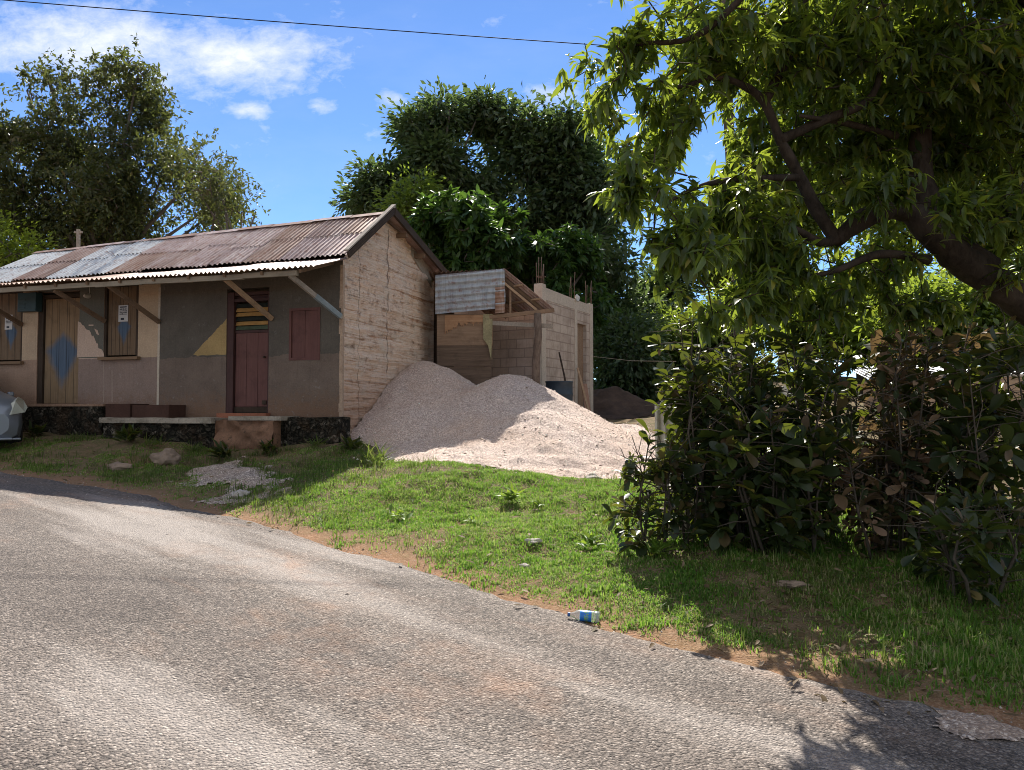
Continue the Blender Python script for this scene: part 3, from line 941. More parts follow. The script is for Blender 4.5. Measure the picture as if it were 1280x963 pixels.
fb.poly([(XL + .1, .35, ZB), (-.1, .35, ZB), (-.1, .35, ZT), (XL + .1, .35, ZT)], 6)
# painted shapes, 3 mm proud
def pp(pts, mi, off=-.003):
    fb.poly([(x, off, z) for x, z in pts], mi)
rr = random.Random(3)
n_ = 16
dia = []
(xa, za), (xb, zb) = fac(97.5, 402), fac(130.5, 446)
for i in range(n_ + 1):
    t = i / n_; dia.append((xa + (xb - xa) * t ** .8 + rr.uniform(-.03, .03) * (0 < i < n_), za + (zb - za) * t ** 1.15 + rr.uniform(-.035, .035) * (0 < i < n_)))
pp([(xa, zb)] + [(dia[-1][0], zb)] + dia[::-1][1:], 5)
pp([fac(118, 411), fac(122, 413), fac(124, 419), fac(121, 418)], 5)
pp([fac(111, 406), fac(117, 406), fac(117, 407.5), fac(111, 407.5)], 5)
tri = [fac(241 + 42 * t, 443.5 - 44.5 * t ** 1.03) for t in np.linspace(0, 1, 24)]
pp([(x_ + rr.uniform(-.008, .008), z_ + rr.uniform(-.010, .010)) for x_, z_ in tri] + [fac(283, 443.5)] + [(fac(283 - 6 * q, 443.5)[0], fac(283, 443.5)[1] + rr.uniform(-.008, .008)) for q in range(1, 7)], 7)
# brushed, uneven lower edge of the upper paint
for (xa_, xb_, zm_, mi_) in ((SPLIT + .002, D2a - .002, ZMID_R, 0), (D2b + .002, W2a - .01, ZMID_R, 0), (W2b + .01, -.03, ZMID_R, 0), (W1b + .002, SPLIT - .06, ZMID_L, 4), (D1b + .002, W1a - .002, ZMID_L, 5)):
    nn_p = max(6, int((xb_ - xa_) / .035)); pts_ = []
    for q in range(nn_p + 1):
        x_ = xa_ + (xb_ - xa_) * q / nn_p
        pts_.append((x_, zm_ - (.012 if zm_ == ZMID_L else .045) * (1 + .9 * mnoise.noise(Vector((x_ * 2.5, 3, mi_))) + .6 * mnoise.noise(Vector((x_ * 14, 1, mi_))))))
    pp([(xb_, zm_ + .004), (xa_, zm_ + .004)] + pts_, mi_, -.0018)
xk, _ = fac(199.5, 450)
pp([(xk - .05, 1.45), (xk, 1.45), (xk, ZT - .3), (xk - .05, ZT - .3)], 8)
# paler quarter-round panel low on the left wall
qx0, qz0 = fac(141, 503); qx1, qz1 = fac(188, 463)
arc = [(qx0, qz0)] + [(qx0 + (qx1 - qx0) * math.sin(a), qz0 + (qz1 - qz0) * math.cos(a)) for a in np.linspace(math.pi / 2, 0, 10)]
pp(arc, 2, -.002)
pp([fac(139.5, 503), fac(141, 503), fac(141, 463), fac(139.5, 463)], 11)
pp([fac(129, 503), fac(130, 503), fac(130, 452), fac(129, 452)], 11)
# rear and far end walls
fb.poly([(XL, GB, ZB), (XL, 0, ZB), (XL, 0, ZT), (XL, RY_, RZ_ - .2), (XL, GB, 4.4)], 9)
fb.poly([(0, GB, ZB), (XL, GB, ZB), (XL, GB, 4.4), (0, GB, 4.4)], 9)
fb.build('facade_wall', mats, house)

# gable: dense grid with weathered relief
ny, nz = 90, 240
yy = np.linspace(0, GB, ny)
def gtop(y):
    y = np.asarray(y, float)
    return np.where(y < RY_, ZT + (RZ_ - .10 - ZT) * y / RY_, np.interp(y, [RY_, gab(515, 322)[0], GB], [RZ_ - .10, gab(515, 300)[1] - .05, gab(541, 362)[1]]))
tt = np.linspace(0, 1, nz)
YY = np.repeat(yy[None], nz, 0); ZZ = ZB + (gtop(yy)[None] - ZB) * tt[:, None]
R1 = fbm(YY * .45 + 3, ZZ * 6.5, 5); R2 = fbm(YY * 4, ZZ * 4 + 30, 4)
XX = (R1 - .5) * .085 + (R2 - .5) * .05 - .03
XX = XX * sstep(0, .15, YY) * sstep(GB, GB - .1, YY)
lowb = sstep(2.0, 1.2, ZZ); XX = XX + lowb * (R2 - .55) * .10
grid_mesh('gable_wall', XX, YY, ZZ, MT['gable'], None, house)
# pale infill under the raised rear roof
b = MB()
f0 = gab(515, 318); f1 = gab(541, 360); ft = gab(540, 340); fm = gab(517, 305)
b.add([(-.02, f0[0], f0[1]), (-.02, f1[0] - .02, f1[1]), (-.02, f1[0] - .02, ft[1] + .1), (-.02, fm[0], fm[1] + .02)], [(0, 1, 2, 3)])
b.build('gable_infill', MT['cement'], house)
# limewashed corner strip
b = MB()
for i in range(22):
    z0 = ZB + (ZT - ZB - .1) * i / 22; z1 = ZB + (ZT - ZB - .1) * (i + 1) / 22
    w = .045 + .035 * mnoise.noise(Vector((0, 0, i * .9))); b.box(-w, .012, -.012, w * .6 + .02, z0, z1)
b.build('corner_edge', mat_plaster('corner_lime', (.40, .31, .25), .25, (.2, .12, .08), .6, .8), house)


# corrugated sheets
def corr(mb, o, ud, vd, width, length, mi=0, pitch=.098, amp=.018, nv=4, rng=rr, jag=.0, warp=.0):
    o = Vector(o); ud = Vector(ud).normalized(); vd = Vector(vd).normalized(); n = ud.cross(vd).normalized()
    nu = max(6, int(width / pitch * 6)); base = len(mb.v)
    for j in range(nv + 1):
        for i in range(nu + 1):
            x = width * i / nu
            ln = length + (jag * mnoise.noise(Vector((x * 2.1, o.x, 3))) if j == nv else 0)
            y = ln * j / nv
            w = warp * mnoise.noise(Vector((x * .8 + o.x, y * .9, 7.7)))
            mb.v.append(tuple(o + ud * x + vd * y + n * (amp * math.sin(2 * math.pi * x / pitch) + w)))
    for j in range(nv):
        for i in range(nu):
            a = base + j * (nu + 1) + i
            mb.f.append((a, a + 1, a + nu + 2, a + nu + 1)); mb.mi.append(mi)


RX1 = .20; RX0 = XL - .2
SAG = .22   # the ridge sinks towards the far end
roof = MB()
def ridge_z(x): return RZ_ + SAG * (x / 8.4)
lowy, lowz = -.10, ZT + .06
x = RX1; i = 0
while x > RX0 + .1:
    w = rr.uniform(.66, .86); w = min(w, x - RX0)
    xl_ = x - w
    top = Vector((xl_, RY_ + .02, ridge_z(x) + .010 * (i % 2))); bot = Vector((xl_, lowy + rr.uniform(-.05, .03), lowz + .010 * (i % 2) + SAG * .35 * x / 8.4))
    vd = bot - top
    if xl_ < -5.6: mi = 3 if i % 4 != 1 else 0
    elif xl_ < -4.2: mi = 1
    else: mi = rr.choice([0, 1, 1, 0, 2])
    midl = rr.uniform(.42, .58) * vd.length
    # two lapped lengths of sheet
    nn = Vector((1, 0, 0)).cross(vd).normalized()
    if nn.z < 0: nn = -nn
    corr(roof, top, (1, 0, 0), vd, w + .05, midl + .08, mi, nv=3, warp=.012)
    mi2 = mi if rr.random() < .6 else rr.choice([0, 1, 2] if mi != 3 else [3, 3, 0])
    corr(roof, top + vd.normalized() * midl - nn * .012, (1, 0, 0), vd, w + .05, vd.length - midl, mi2, nv=3, jag=.05, warp=.012)
    x = xl_; i += 1
# rear slope
bk = Vector((RX0, GB + .25, gab(542, 338, .12)[1] - .03)); tp = Vector((RX0, RY_ + .01, ridge_z(RX0)))
roof.poly([(RX0, RY_ + .01, ridge_z(RX0)), (RX1, RY_ + .01, ridge_z(RX1)), (RX1, GB + .25, bk.z), (RX0, GB + .25, bk.z - .15)], 0)
ro = roof.build('roof', [MT['rust'], MT['rust2'], MT['rust3'], MT['zinc']], house)
cap = MB(); x = RX1 + .04; i = 0
while x > RX0:
    w = min(rr.uniform(.7, 1.1), x - RX0); x0 = x - w - .04
    za, zb = ridge_z(x0) + .03 + .008 * (i % 2), ridge_z(x) + .03 + .008 * (i % 2)
    tl = .13 + rr.uniform(-.02, .03)
    cap.add([(x0, RY_ - tl, za - tl * .62), (x, RY_ - tl, zb - tl * .62), (x, RY_, zb), (x0, RY_, za), (x, RY_ + tl, zb - tl * .3), (x0, RY_ + tl, za - tl * .3)],
            [(0, 1, 2, 3), (3, 2, 4, 5)], i % 3 % 2)
    x -= w; i += 1
cap.build('ridge_cap', [MT['rust3'], MT['rust2']], ro)

# shallow eave skirt over the front
SKD = 1.05; SKZ = fac(380, 336, -SKD)[1]
SKL = fac(20, 357, -SKD)[1]
def skz(x): return SKZ + (SKL - SKZ) * (x / fac(20, 357, -SKD)[0])
sk = MB(); x = RX1 - .12; i = 0
while x > RX0 + .05:
    w = min(rr.uniform(.7, .9), x - RX0); xl_ = x - w
    top = Vector((xl_, .02, ZT + .015 + .006 * (i % 2) + SAG * .3 * x / 8.4)); bot = Vector((xl_, -SKD + rr.uniform(-.04, .06), skz(x) + .03 + .006 * (i % 2)))
    corr(sk, top, (1, 0, 0), bot - top, w + .04, (bot - top).length, rr.choice([0, 1, 1, 2]) if xl_ > -5 else rr.choice([0, 2, 2]), nv=3, jag=.08, warp=.02)
    x = xl_; i += 1
sko = sk.build('eave_skirt', [mat_rust('skirt_zinc', (.20, .11, .08), (.30, .20, .165), (.42, .325, .29)), mat_rust('skirt_pale_zinc', (.24, .17, .145), (.36, .27, .24), (.46, .385, .355)), MT['rust3']], house)
b = MB()
xs_ = np.linspace(-.28, RX0 + .2, 9)
for a, c in zip(xs_[:-1], xs_[1:]):
    b.bar((a, -SKD + .12, skz(a) - .045 + rr.uniform(-.008, .008)), (c, -SKD + .12, skz(c) - .045 + rr.uniform(-.008, .008)), .05, .085)
b.build('eave_beam', MT['fascia'], house)
for k_ in range(12):       # rafters under the skirt
    xx = -.2 - k_ * .72
    b = MB(); b.bar((xx, .0, ZT - .05 + SAG * .3 * xx / 8.4), (xx, -SKD + .06, skz(xx) - .02), .045, .06)
    b.build('rafter', MT['brace_dk'], house)


def brace(p_out, p_in, mat_, mat2=None):
    xo, zo = fac(*p_out, -SKD + .14); xi, zi = fac(*p_in, -.02)
    b = MB(); a = Vector((xo, -SKD + .14, zo)); c = Vector((xi, -.015, zi))
    b.bar(a, c, .058, .075)
    if mat2:
        q = a.lerp(c, .48); b.bar(q, a.lerp(c, .97), .066, .083, mi=1)
        return b.build('brace', [mat_, mat2], house)
    return b.build('brace', mat_, house)


brace((-20, 378), (27, 406), MT['brace_dk'])
brace((68, 363), (131, 402), MT['brace_dk'])
brace((134, 356), (199, 403), MT['brace_dk'])
brace((279, 347), (340, 399), MT['brace'])
o = brace((362, 344), (427, 397), MT['greywood'], MT['bluepaint']); o['label'] = 'brace with its lower half painted blue grey'

# barge boards
b = MB()
for sx_, mm in ((RX1 + .03, 0),):
    a = Vector((sx_, lowy - .12, lowz - .08)); c = Vector((sx_, RY_ + .05, RZ_ + .04))
    b.bar(a + Vector((0, 0, .03)), c + Vector((0, 0, .03)), .035, .10, mi=0)
    b.bar(a + Vector((-.035, -.02, .11)), c + Vector((-.035, -.02, .11)), .085, .025, mi=1)
b.build('barge_board', [MT['darkwood'], MT['greywood']], house)
b = MB()
b.bar((RX1 + .03, RY_ - .02, RZ_ + .0), (RX1 + .03, GB + .26, bk.z + .0), .05, .15)
b.build('barge_board', MT['darkwood'], house)
for q in (.25, .6, .95):
    yq = RY_ + (GB - RY_) * q; b = MB()
    b.box(-.1, RX1, yq - .04, yq + .04, RZ_ + (bk.z - RZ_) * q * .92 - .17, RZ_ + (bk.z - RZ_) * q * .92 - .08)
    b.build('purlin', MT['brace_dk'], house)

# left door
def boards(name, x0, x1, z0, z1, y, mat_, n=4, parent=house, th=.035):
    b = MB(); w = (x1 - x0) / n
    for i in range(n): b.box(x0 + i * w + .003, x0 + (i + 1) * w - .003, y, y + th, z0, z1)
    return b.build(name, mat_, parent, bevel=.003)


dm = mat_diamond('brown_door_blue_lozenge', (.20, .135, .075), (.27, .185, .11), (D1a + D1b) / 2 + .06, fac(78, 438)[1], .50, .85)
d1 = boards('door', D1a + .13, D1b - .01, D1z + .01, fac(78, 395)[1] + .35, .06, dm, 3)
d1['label'] = 'brown plank door with a sprayed blue lozenge'
b = MB(); b.box(D1a, D1a + .125, .02, RD, D1z, D1t - .06); b.box(D1a + .125, D1b, .03, RD, fac(78, 395)[1] + .36, D1t - .06)
b.build('door_frame', MT['darkwood'], d1)
b = MB(); b.box(D1a - .06, D1b + .05, -.12, .05, D1z - .05, D1z + .004); b.build('door_sill', MT['wall_pink'], d1)

# left windows with lozenges and sills
for (a, c, z0, z1, cx) in ((W1a, W1b, W1z, W1t, fac(152, 420)), (W0a, W0b, W0z, W0t, fac(11, 420))):
    wm = mat_diamond('brown_shutter_blue_lozenge', (.135, .09, .055), (.19, .13, .08), cx[0], fac(152 if a > -5 else 11, 414)[1], .19, .40)
    s_ = boards('shutter', a + .05, c - .05, z0 + .04, z1 - .1, .05, wm, 4)
    s_['label'] = 'brown board shutter with a blue lozenge'
    b = MB(); b.box(a, a + .05, .01, RD, z0, z1 - .06); b.box(c - .05, c, .01, RD, z0, z1 - .06); b.box(a + .05, c - .05, .02, RD, z1 - .1, z1 - .06)
    b.build('window_frame', MT['darkwood'], s_)
    b = MB(); b.box(a - .05, c + .07, -.09, .05, z0 - .055, z0 + .0); b.build('sill', mat_wood('sill_wood', (.16, .11, .07), (.22, .15, .1), 0), s_)

# maroon door with louvred transom
zt0 = fac(312, 416)[1]; zt1 = fac(312, 378)[1]
lx0 = D2a + .15; lx1 = D2b - .03
d2 = boards('door', lx0, lx1, D2z + .12, zt0, .06, MT['maroon'], 3)
d2['label'] = 'maroon plank door with glass louvres above'
b = MB(); b.box(D2a, D2a + .14, .01, RD, D2z, D2t - .06); b.box(lx1, D2b, .01, RD, D2z, D2t - .06); b.box(D2a + .14, lx1, .02, RD, zt1 + .02, zt1 + .07); b.box(D2a + .14, lx1, .03, RD, D2t - .12, D2t - .06)
b.box(D2a + .14, lx1, .10, RD, zt1 + .07, D2t - .12)
b.build('door_frame', MT['maroon_dk'], d2)
b = MB(); b.box(lx0, lx1, .045, .10, D2z + .015, D2z + .115); b.box(lx1 - .12, lx1 - .04, .03, .05, D2z + .16, D2z + .23); b.build('kick_board', MT['darkwood'], d2)
b = MB(); b.box(lx0, lx1, .05, .10, zt0 + .003, zt0 + .05); b.build('rail', MT['maroon_dk'], d2)
tr = MB(); hgt = (zt1 - zt0 - .06); nl = 6
for i in range(nl):
    z0 = zt0 + .06 + hgt * i / nl; z1 = zt0 + .06 + hgt * (i + 1) / nl - .008
    tr.add([(lx0, .05, z0), (lx1, .05, z0), (lx1, .085, z1), (lx0, .085, z1), (lx0, .056, z0), (lx1, .056, z0), (lx1, .091, z1), (lx0, .091, z1)],
           [(0, 1, 2, 3), (7, 6, 5, 4), (0, 4, 5, 1), (3, 2, 6, 7)], [2, 1, 0, 1, 2, 0][i] if i != 4 else 1)
tr.build('louvre_pane', [MT['glassdark'], MT['glassreflect'], MT['glassgreen']], d2)
b = MB(); b.box(D2a - .08, D2b + .05, -.14, .05, D2z - .10, D2z + .004); b.build('door_sill', MT['sillred'], d2)
hnd = MB(); hnd.tube([(lx1 - .09, .02, D2z + 1.0), (lx1 - .09, .06, D2z + 1.0)], .018, 10); hnd.build('handle', MT['darkwood'], d2)

# maroon shutter
s2 = boards('shutter', W2a + .045, W2b - .045, W2z + .045, W2t - .045, .012, MT['maroon'], 2)
s2['label'] = 'small maroon board shutter'
b = MB(); b.box(W2a, W2a + .045, -.012, .05, W2z, W2t); b.box(W2b - .045, W2b, -.012, .05, W2z, W2t); b.box(W2a + .045, W2b - .045, -.010, .05, W2z, W2z + .045); b.box(W2a + .045, W2b - .045, -.010, .05, W2t - .045, W2t)
b.build('window_frame', MT['maroon'], s2)

# plinth, steps, ledge
def rough_block(name, x0, x1, y0, y1, z0, z1, mat_, amp=.04, seed=0, step=.045, parent=house):
    """weathered masonry block: front and top faces pushed about"""
    nx = max(2, int((x1 - x0) / step)); nz_ = max(2, int((z1 - z0) / step)); ny_ = max(2, int((y1 - y0) / step))
    X, Z = np.meshgrid(np.linspace(x0, x1, nx + 1), np.linspace(z0, z1, nz_ + 1))
    Yf = y0 + (fbm(X * 4 + seed, Z * 6 + seed, 5) - .5) * amp * 3.2
    V = []; Q = []
    V.append(np.stack([X, Yf, Z], -1).reshape(-1, 3))
    idx = np.arange(X.size).reshape(X.shape)
    Q.append(np.stack([idx[:-1, :-1], idx[:-1, 1:], idx[1:, 1:], idx[1:, :-1]], -1).reshape(-1, 4))
    Xt, Yt = np.meshgrid(np.linspace(x0, x1, nx + 1), np.linspace(0, 1, ny_ + 1))
    Yt = Yf[-1][None] + (y1 - Yf[-1][None]) * Yt
    Zt = z1 + (fbm(Xt * 2 + seed, Yt * 3, 3) - .5) * amp * .8 * sstep(0, .2, Yt - y0)
    Zt[0] = z1
    o = X.size; V.append(np.stack([Xt, Yt, Zt], -1).reshape(-1, 3)); idx = np.arange(Xt.size).reshape(Xt.shape) + o
    Q.append(np.stack([idx[:-1, :-1], idx[:-1, 1:], idx[1:, 1:], idx[1:, :-1]], -1).reshape(-1, 4))
    o2 = o + Xt.size
    ends = np.array([(x0, Yf[0, 0], z0), (x0, y1, z0), (x0, y1, z1), (x0, Yf[-1, 0], z1), (x1, Yf[0, -1], z0), (x1, y1, z0), (x1, y1, z1), (x1, Yf[-1, -1], z1)])
    V.append(ends); Q.append(np.array([[0, 1, 2, 3], [4, 7, 6, 5]]) + o2)
    return np_mesh(name, np.concatenate(V), Q, mat_, parent, True)


pl0 = fac(25, 507, -.28)
rough_block('plinth', XL - .1, fac(129, 508, -.28)[0], -.28, -.01, .55, D1z - .055, MT['stonebase'], .07, 3)
b = MB(); b.box(XL - .1, fac(129, 508, -.3)[0], -.30, -.005, D1z - .052, D1z - .012); b.build('plinth_edge', MT['wall_pink'], house)
st0 = fac(129, 522, -.5)[0]; st1 = fac(207, 522, -.5)[0]
rough_block('step', st0 + .01, st0 + .56, -.46, -.01, fac(200, 526, -.5)[1], fac(150, 505, -.46)[1], MT['redstep'], .006, 1)
rough_block('step', st0 + .575, st1, -.43, -.01, fac(200, 526, -.5)[1], fac(180, 505, -.43)[1] - .02, MT['redstep'], .006, 2)
lg0 = fac(126, 524, -.62)[0]; lg1 = fac(266, 524, -.62)[0]
rough_block('ledge', lg0, lg1, -.66, -.02, fac(200, 530, -.66)[1] + .01, fac(200, 524, -.66)[1] + .02, MT['cement'], .05, 5)
rough_block('plinth', lg0, lg1, -.58, -.03, .5, fac(200, 530, -.66)[1] + .01, MT['stonebase'], .08, 8)
og0 = lg1 + .005; og1 = fac(344, 530, -.55)[0]
rough_block('plinth', og0, og1, -.56, -.02, .5, fac(300, 526, -.55)[1], MT['orangebase'], .08, 11)
rough_block('plinth_edge', og0 + .28, og1 + .12, -.58, -.03, fac(300, 526, -.55)[1] + .004, fac(300, 522, -.55)[1] + .02, MT['cement'], .03, 15)
rough_block('plinth', og1 + .005, .18, -.36, -.02, .5, fac(390, 522, -.3)[1], MT['stonebase'], .09, 21)

# meter box, lamp
mx0, mz1 = fac(24, 367, -.12); mx1, mz0 = fac(46, 389, -.12)
b = MB(); b.box(mx0, mx1, -.15, .0, mz0, mz1)
for i in range(3): b.box(mx0 + .03, mx0 + .2, -.158, -.15, mz0 + .05 + i * .08, mz0 + .085 + i * .08)
b.build('meter_box', MT['meter'], house, bevel=.01)
lx_, lz_ = fac(107, 370, -.08)
b = MB(); b.tube([(lx_, 0, lz_ + .01), (lx_, -.05, lz_), (lx_, -.11, lz_ - .005)], [.05, .045, .028], 12); b.tube([(lx_ + .01, -.004, lz_ + .04), (lx_ + .01, -.004, lz_ + .2)], .006, 6)
b.build('lamp_socket', MT['white'], house)

# notices (papers stuck on the two blue lozenges)
for (pa, pb, lab) in (((148.5, 382), (160, 402), 'white printed notice stuck above the blue mark on the shutter beside the mauve wall'),
                      ((6.5, 394), (15.5, 412), 'white printed notice on the leftmost shutter by the meter box')):
    xa, za = fac(*pa, .045); xb, zb = fac(*pb, .045)
    root = tag(bpy.data.objects.new('notice', None), lab, 'notice', 'paper notices'); COL.objects.link(root)
    root.location = hw((xa + xb) / 2, .044, (za + zb) / 2); root.rotation_euler = (0, 0, HA)
    w, hh = abs(xb - xa) / 2, abs(za - zb) / 2
    b = MB(); b.box(-w, w, -.003, .002, -hh, hh); r3 = random.Random(5)
    b.box(-w * .7, w * .7, -.0045, -.003, hh * .70, hh * .84, 1)
    for q in range(4):
        zq = hh * (.45 - q * .2); xq = -w * .75
        while xq < w * .7:
            e = r3.uniform(.08, .3) * w; b.box(xq, min(xq + e, w * .75), -.0045, -.003, zq, zq + hh * r3.uniform(.08, .15), 1); xq += e + .08 * w
    b.box(-w * .5, w * .2, -.0045, -.003, -hh * .8, -hh * .55, 1)
    b.build('sheet', [MT['paper'], MT['ink']], root)

# ------------------------------------------------------------------ lean-to shed
SY = 15.6
shed = empty('lean_to_shed', at(545, 530, SY), 'lean-to shed of old planks and weathered zinc between gable and block walls', 'shed')
sl = lambda px, py, Y: at(px, py, Y) - shed.location
b = MB()
tl, tr_, br, bl_ = sl(544, 345, SY), sl(631, 337, SY - .05), sl(629, 391, SY - .05), sl(544, 393, SY)
corr(b, bl_, (0, 0, 1), tr_ - tl, tl.z - bl_.z + .02, (tr_ - tl).length, 0, pitch=.135, amp=.019, nv=12, jag=.03, warp=.03)
b.build('front_sheet', MT['zincblue'], shed)
b = MB()
p0 = sl(617, 349, SY - .07)
corr(b, sl(619, 392, SY - .075), (0, 0, 1), tr_ - tl, .56, .2, 0, pitch=.09, amp=.012, nv=3, jag=.05)
b.build('rust_patch', MT['rust3'], shed)
# roof: sinks to the right
b = MB()
hi_f = sl(631, 336, SY - .12); lo_f = sl(693, 386, SY - .12); lo_b = sl(612, 397, 17.0); hi_b = hi_f + (lo_b - lo_f)
ud_ = hi_b - hi_f
for i in range(2):
    a = hi_f.lerp(hi_b, i * .49)
    corr(b, a + Vector((0, 0, .012 * i)), ud_, lo_f - hi_f, ud_.length * .52, (lo_f - hi_f).length, i, nv=3, jag=.04, warp=.015)
corr(b, hi_f + Vector((-1.62, .06, -.05)), (1, .0, .03), (0, 1, -.05), 1.64, 1.4, 0, nv=2, warp=.02)
b.build('roof', [MT['rust'], MT['rust3']], shed)
for t in (.12, .42, .72):
    a = hi_f.lerp(hi_b, t) - Vector((0, 0, .06)); c = lo_f.lerp(lo_b, t) - Vector((0, 0, .06))
    b = MB(); b.bar(a, c, .045, .07); b.build('rafter', MT['brace_dk'], shed)
for t in (.35, .7):
    a = hi_f.lerp(lo_f, t) - Vector((0, 0, .045)); c = hi_b.lerp(lo_b, t) - Vector((0, 0, .045))
    b = MB(); b.bar(a, c, .05, .035); b.build('purlin', MT['brace'], shed)
b = MB(); q0, q1 = sl(500, 520, 16.75), sl(568, 352, 16.75); b.box(q0.x, q1.x, q0.y, q0.y + .03, q0.z, q1.z); b.build('rear_sun_block', MT['plank_dk'], shed)  # hidden sheet added to stop sun passing between gable and shed
b = MB(); q0 = sl(545, 520, SY); b.box(q0.x, q0.x + .03, q0.y + .1, 16.74 - shed.location.y, q0.z, sl(545, 350, SY).z); b.build('side_sun_block', MT['plank_dk'], shed)  # also added unseen, closes the side of that gap against the sun
b = MB(); b.bar(sl(612, 397, SY + .05), sl(693, 388, SY - .1), .07, .08); b.build('beam', MT['plank'], shed)
b = MB(); b.bar(sl(612, 404, SY + .08), sl(691, 408, SY), .06, .09); b.build('beam', MT['greywood'], shed)
b = MB(); b.bar(sl(628, 352, SY - .05), sl(671, 388, SY - .05), .04, .05); b.build('brace', MT['brace'], shed)
b = MB(); b.bar(sl(638, 392, SY), sl(638, 362, SY), .04, .04); b.build('strut', MT['plank'], shed)
pts = [sl(672 + q * 1.2, y, SY - .1) for q, y in ((0, 392), (.6, 420), (-1.6, 450), (-2.4, 520))]
b = MB(); b.tube(pts, [.075, .08, .085, .09], 9); b.build('post', MT['post'], shed, True)
# plank wall
rows = [(393, 432, 'plank'), (432, 458, 'plank_dk'), (458.6, 480, 'plank_dk'), (480.6, 520, 'darkwood')]
for y0, y1, mm in rows:
    b = MB(); p, q = sl(546, y1, SY + .06), sl(616 if y0 < 440 else 614, y0, SY + .06)
    b.box(p.x, q.x, p.y, p.y + .03, p.z, q.z); b.build('plank', MT[mm], shed, bevel=.004)
b = MB(); r4 = random.Random(9)
hs_ = 24.0
for i in range(50):   # torn facing left on the top board
    x0 = 556 + i * .98; hs_ = max(9, min(32, hs_ + r4.uniform(-3.2, 3.0) - .1))
    p, q = sl(x0, 394 + hs_, SY + .05), sl(x0 + 1.0, 394, SY + .05); b.box(p.x, q.x, p.y - .008, p.y + .008, p.z, q.z)
b.build('torn_facing', MT['plank_hi'], shed)
b = MB(); pa = [sl(*q, SY + .04) for q in ((604, 393), (616, 393), (614, 450), (610, 432), (604, 424))]
b.add([p + Vector((0, -.02, 0)) for p in pa] + [p + Vector((0, .02, 0)) for p in pa], [(0, 4, 3, 2, 1), (5, 6, 7, 8, 9)] + [(i, (i + 1) % 5, (i + 1) % 5 + 5, i + 5) for i in range(5)])
b.build('edge_board', mat_plaster('lichen_board', (.30, .28, .18), .3, (.12, .10, .07), .7), shed)

# ------------------------------------------------------------------ block building
K0 = at(677, 520, 16.5); K1 = at(741, 525, 19.3); K0.z = K1.z = 0
ang = math.atan2(K1.y - K0.y, K1.x - K0.x) - math.pi / 2
bb = empty('block_building', (K0.x, K0.y, 0), 'roofless unfinished building of grey concrete blocks with rusty starter bars', 'building', rz=ang)
BL = (K1 - K0).length; BT = at(677, 357, 16.5).z; B0 = .7
TH = .15
b = MB()   # side wall (local x ~ 0, y from 0 to BL), door opening near the far end
dy0, dy1 = BL * .66, BL * .86; dzt = BT - .62
top = lambda y: BT - .05 * y + (.02 if int(y * 2.4) % 2 else -.02)
def sidebox(y0, y1, z0, z1): b.box(-TH, 0, y0, y1, z0, z1)
sidebox(.2, dy0, B0, BT - .30); sidebox(dy1, BL - .2, B0, BT - .30); sidebox(dy0, dy1, dzt, BT - .30)
b.build('side_wall', MT['blocks_y'], bb)
b = MB()
b.add([(.006, .2, BT - .298), (.006, BL - .2, BT - .298), (.006, BL - .2, BT - .06), (.006, .2, BT - .02), (-TH, .2, BT - .298), (-TH, BL - .2, BT - .298), (-TH, BL - .2, BT - .06), (-TH, .2, BT - .02)],
      [(0, 1, 2, 3), (4, 7, 6, 5), (3, 2, 6, 7), (0, 4, 5, 1)])
b.build('ring_beam', MT['concrete'], bb)
for y0, y1, nm in ((0, .2, 0), (dy0 - .16, dy0, 1), (BL - .2, BL, 2)):
    b = MB(); b.box(-TH - .04, .02, y0, y1 - (.003 if nm == 1 else 0), B0, BT + (.05 if nm == 0 else -.02 if nm == 2 else -.301)); b.build('column', MT['concrete'], bb, bevel=.008)
b = MB(); b.box(-2.9, -TH - .042, 0, TH, B0, BT - .45); b.build('front_wall', MT['blocks_x'], bb)
b = MB(); b.box(-2.9, -TH - .045, BL - .16, BL - .01, B0, BT - .1); b.build('rear_wall', MT['blocks_x'], bb)
b = MB()
for q in (.0, .05): b.box(-.10 + q * .3, -.06 + q * .3, dy0 + .02 + q * 2, dy0 + .12 + q * 2, B0, dzt - .1)
b.box(-.12, -.08, dy0 + .25, dy1 - .02, B0, dzt - .03)
b.build('door_boarding', MT['plank'], bb)
r5 = random.Random(4)
for cy, cnt, hh in ((.1, 5, .62), (dy0 - .08, 3, .55), (BL - .1, 4, .5)):
    for i in range(cnt):
        xx, y_ = -.11 + .13 * (i % 2) - .02, cy - .06 + .13 * (i // 2) * .8
        z0 = BT - .12; zz = z0 + hh * r5.uniform(.75, 1.2) + .12
        b = MB(); b.tube([(xx, y_, z0), (xx + r5.uniform(-.01, .01), y_, (z0 + zz) / 2), (xx + r5.uniform(-.04, .04), y_ + r5.uniform(-.03, .03), zz)], .008, 6)
        b.build('rebar', MT['rebar'], bb, True)
b = MB(); b.tube([(-.14, .02, BT + .22), (.03, .02, BT + .21), (.03, .17, BT + .22), (-.14, .17, BT + .21), (-.14, .02, BT + .22)], .008, 5); b.build('stirrup', MT['rebar'], bb)
b = MB(); b.tube([(.0, dy0 - .08, BT + .06), (.05, dy0 - .05, BT + .0), (.06, dy0 - .07, BT - .1)], [.05, .06, .03], 7); b.build('bag_scrap', MT['paper'], bb)

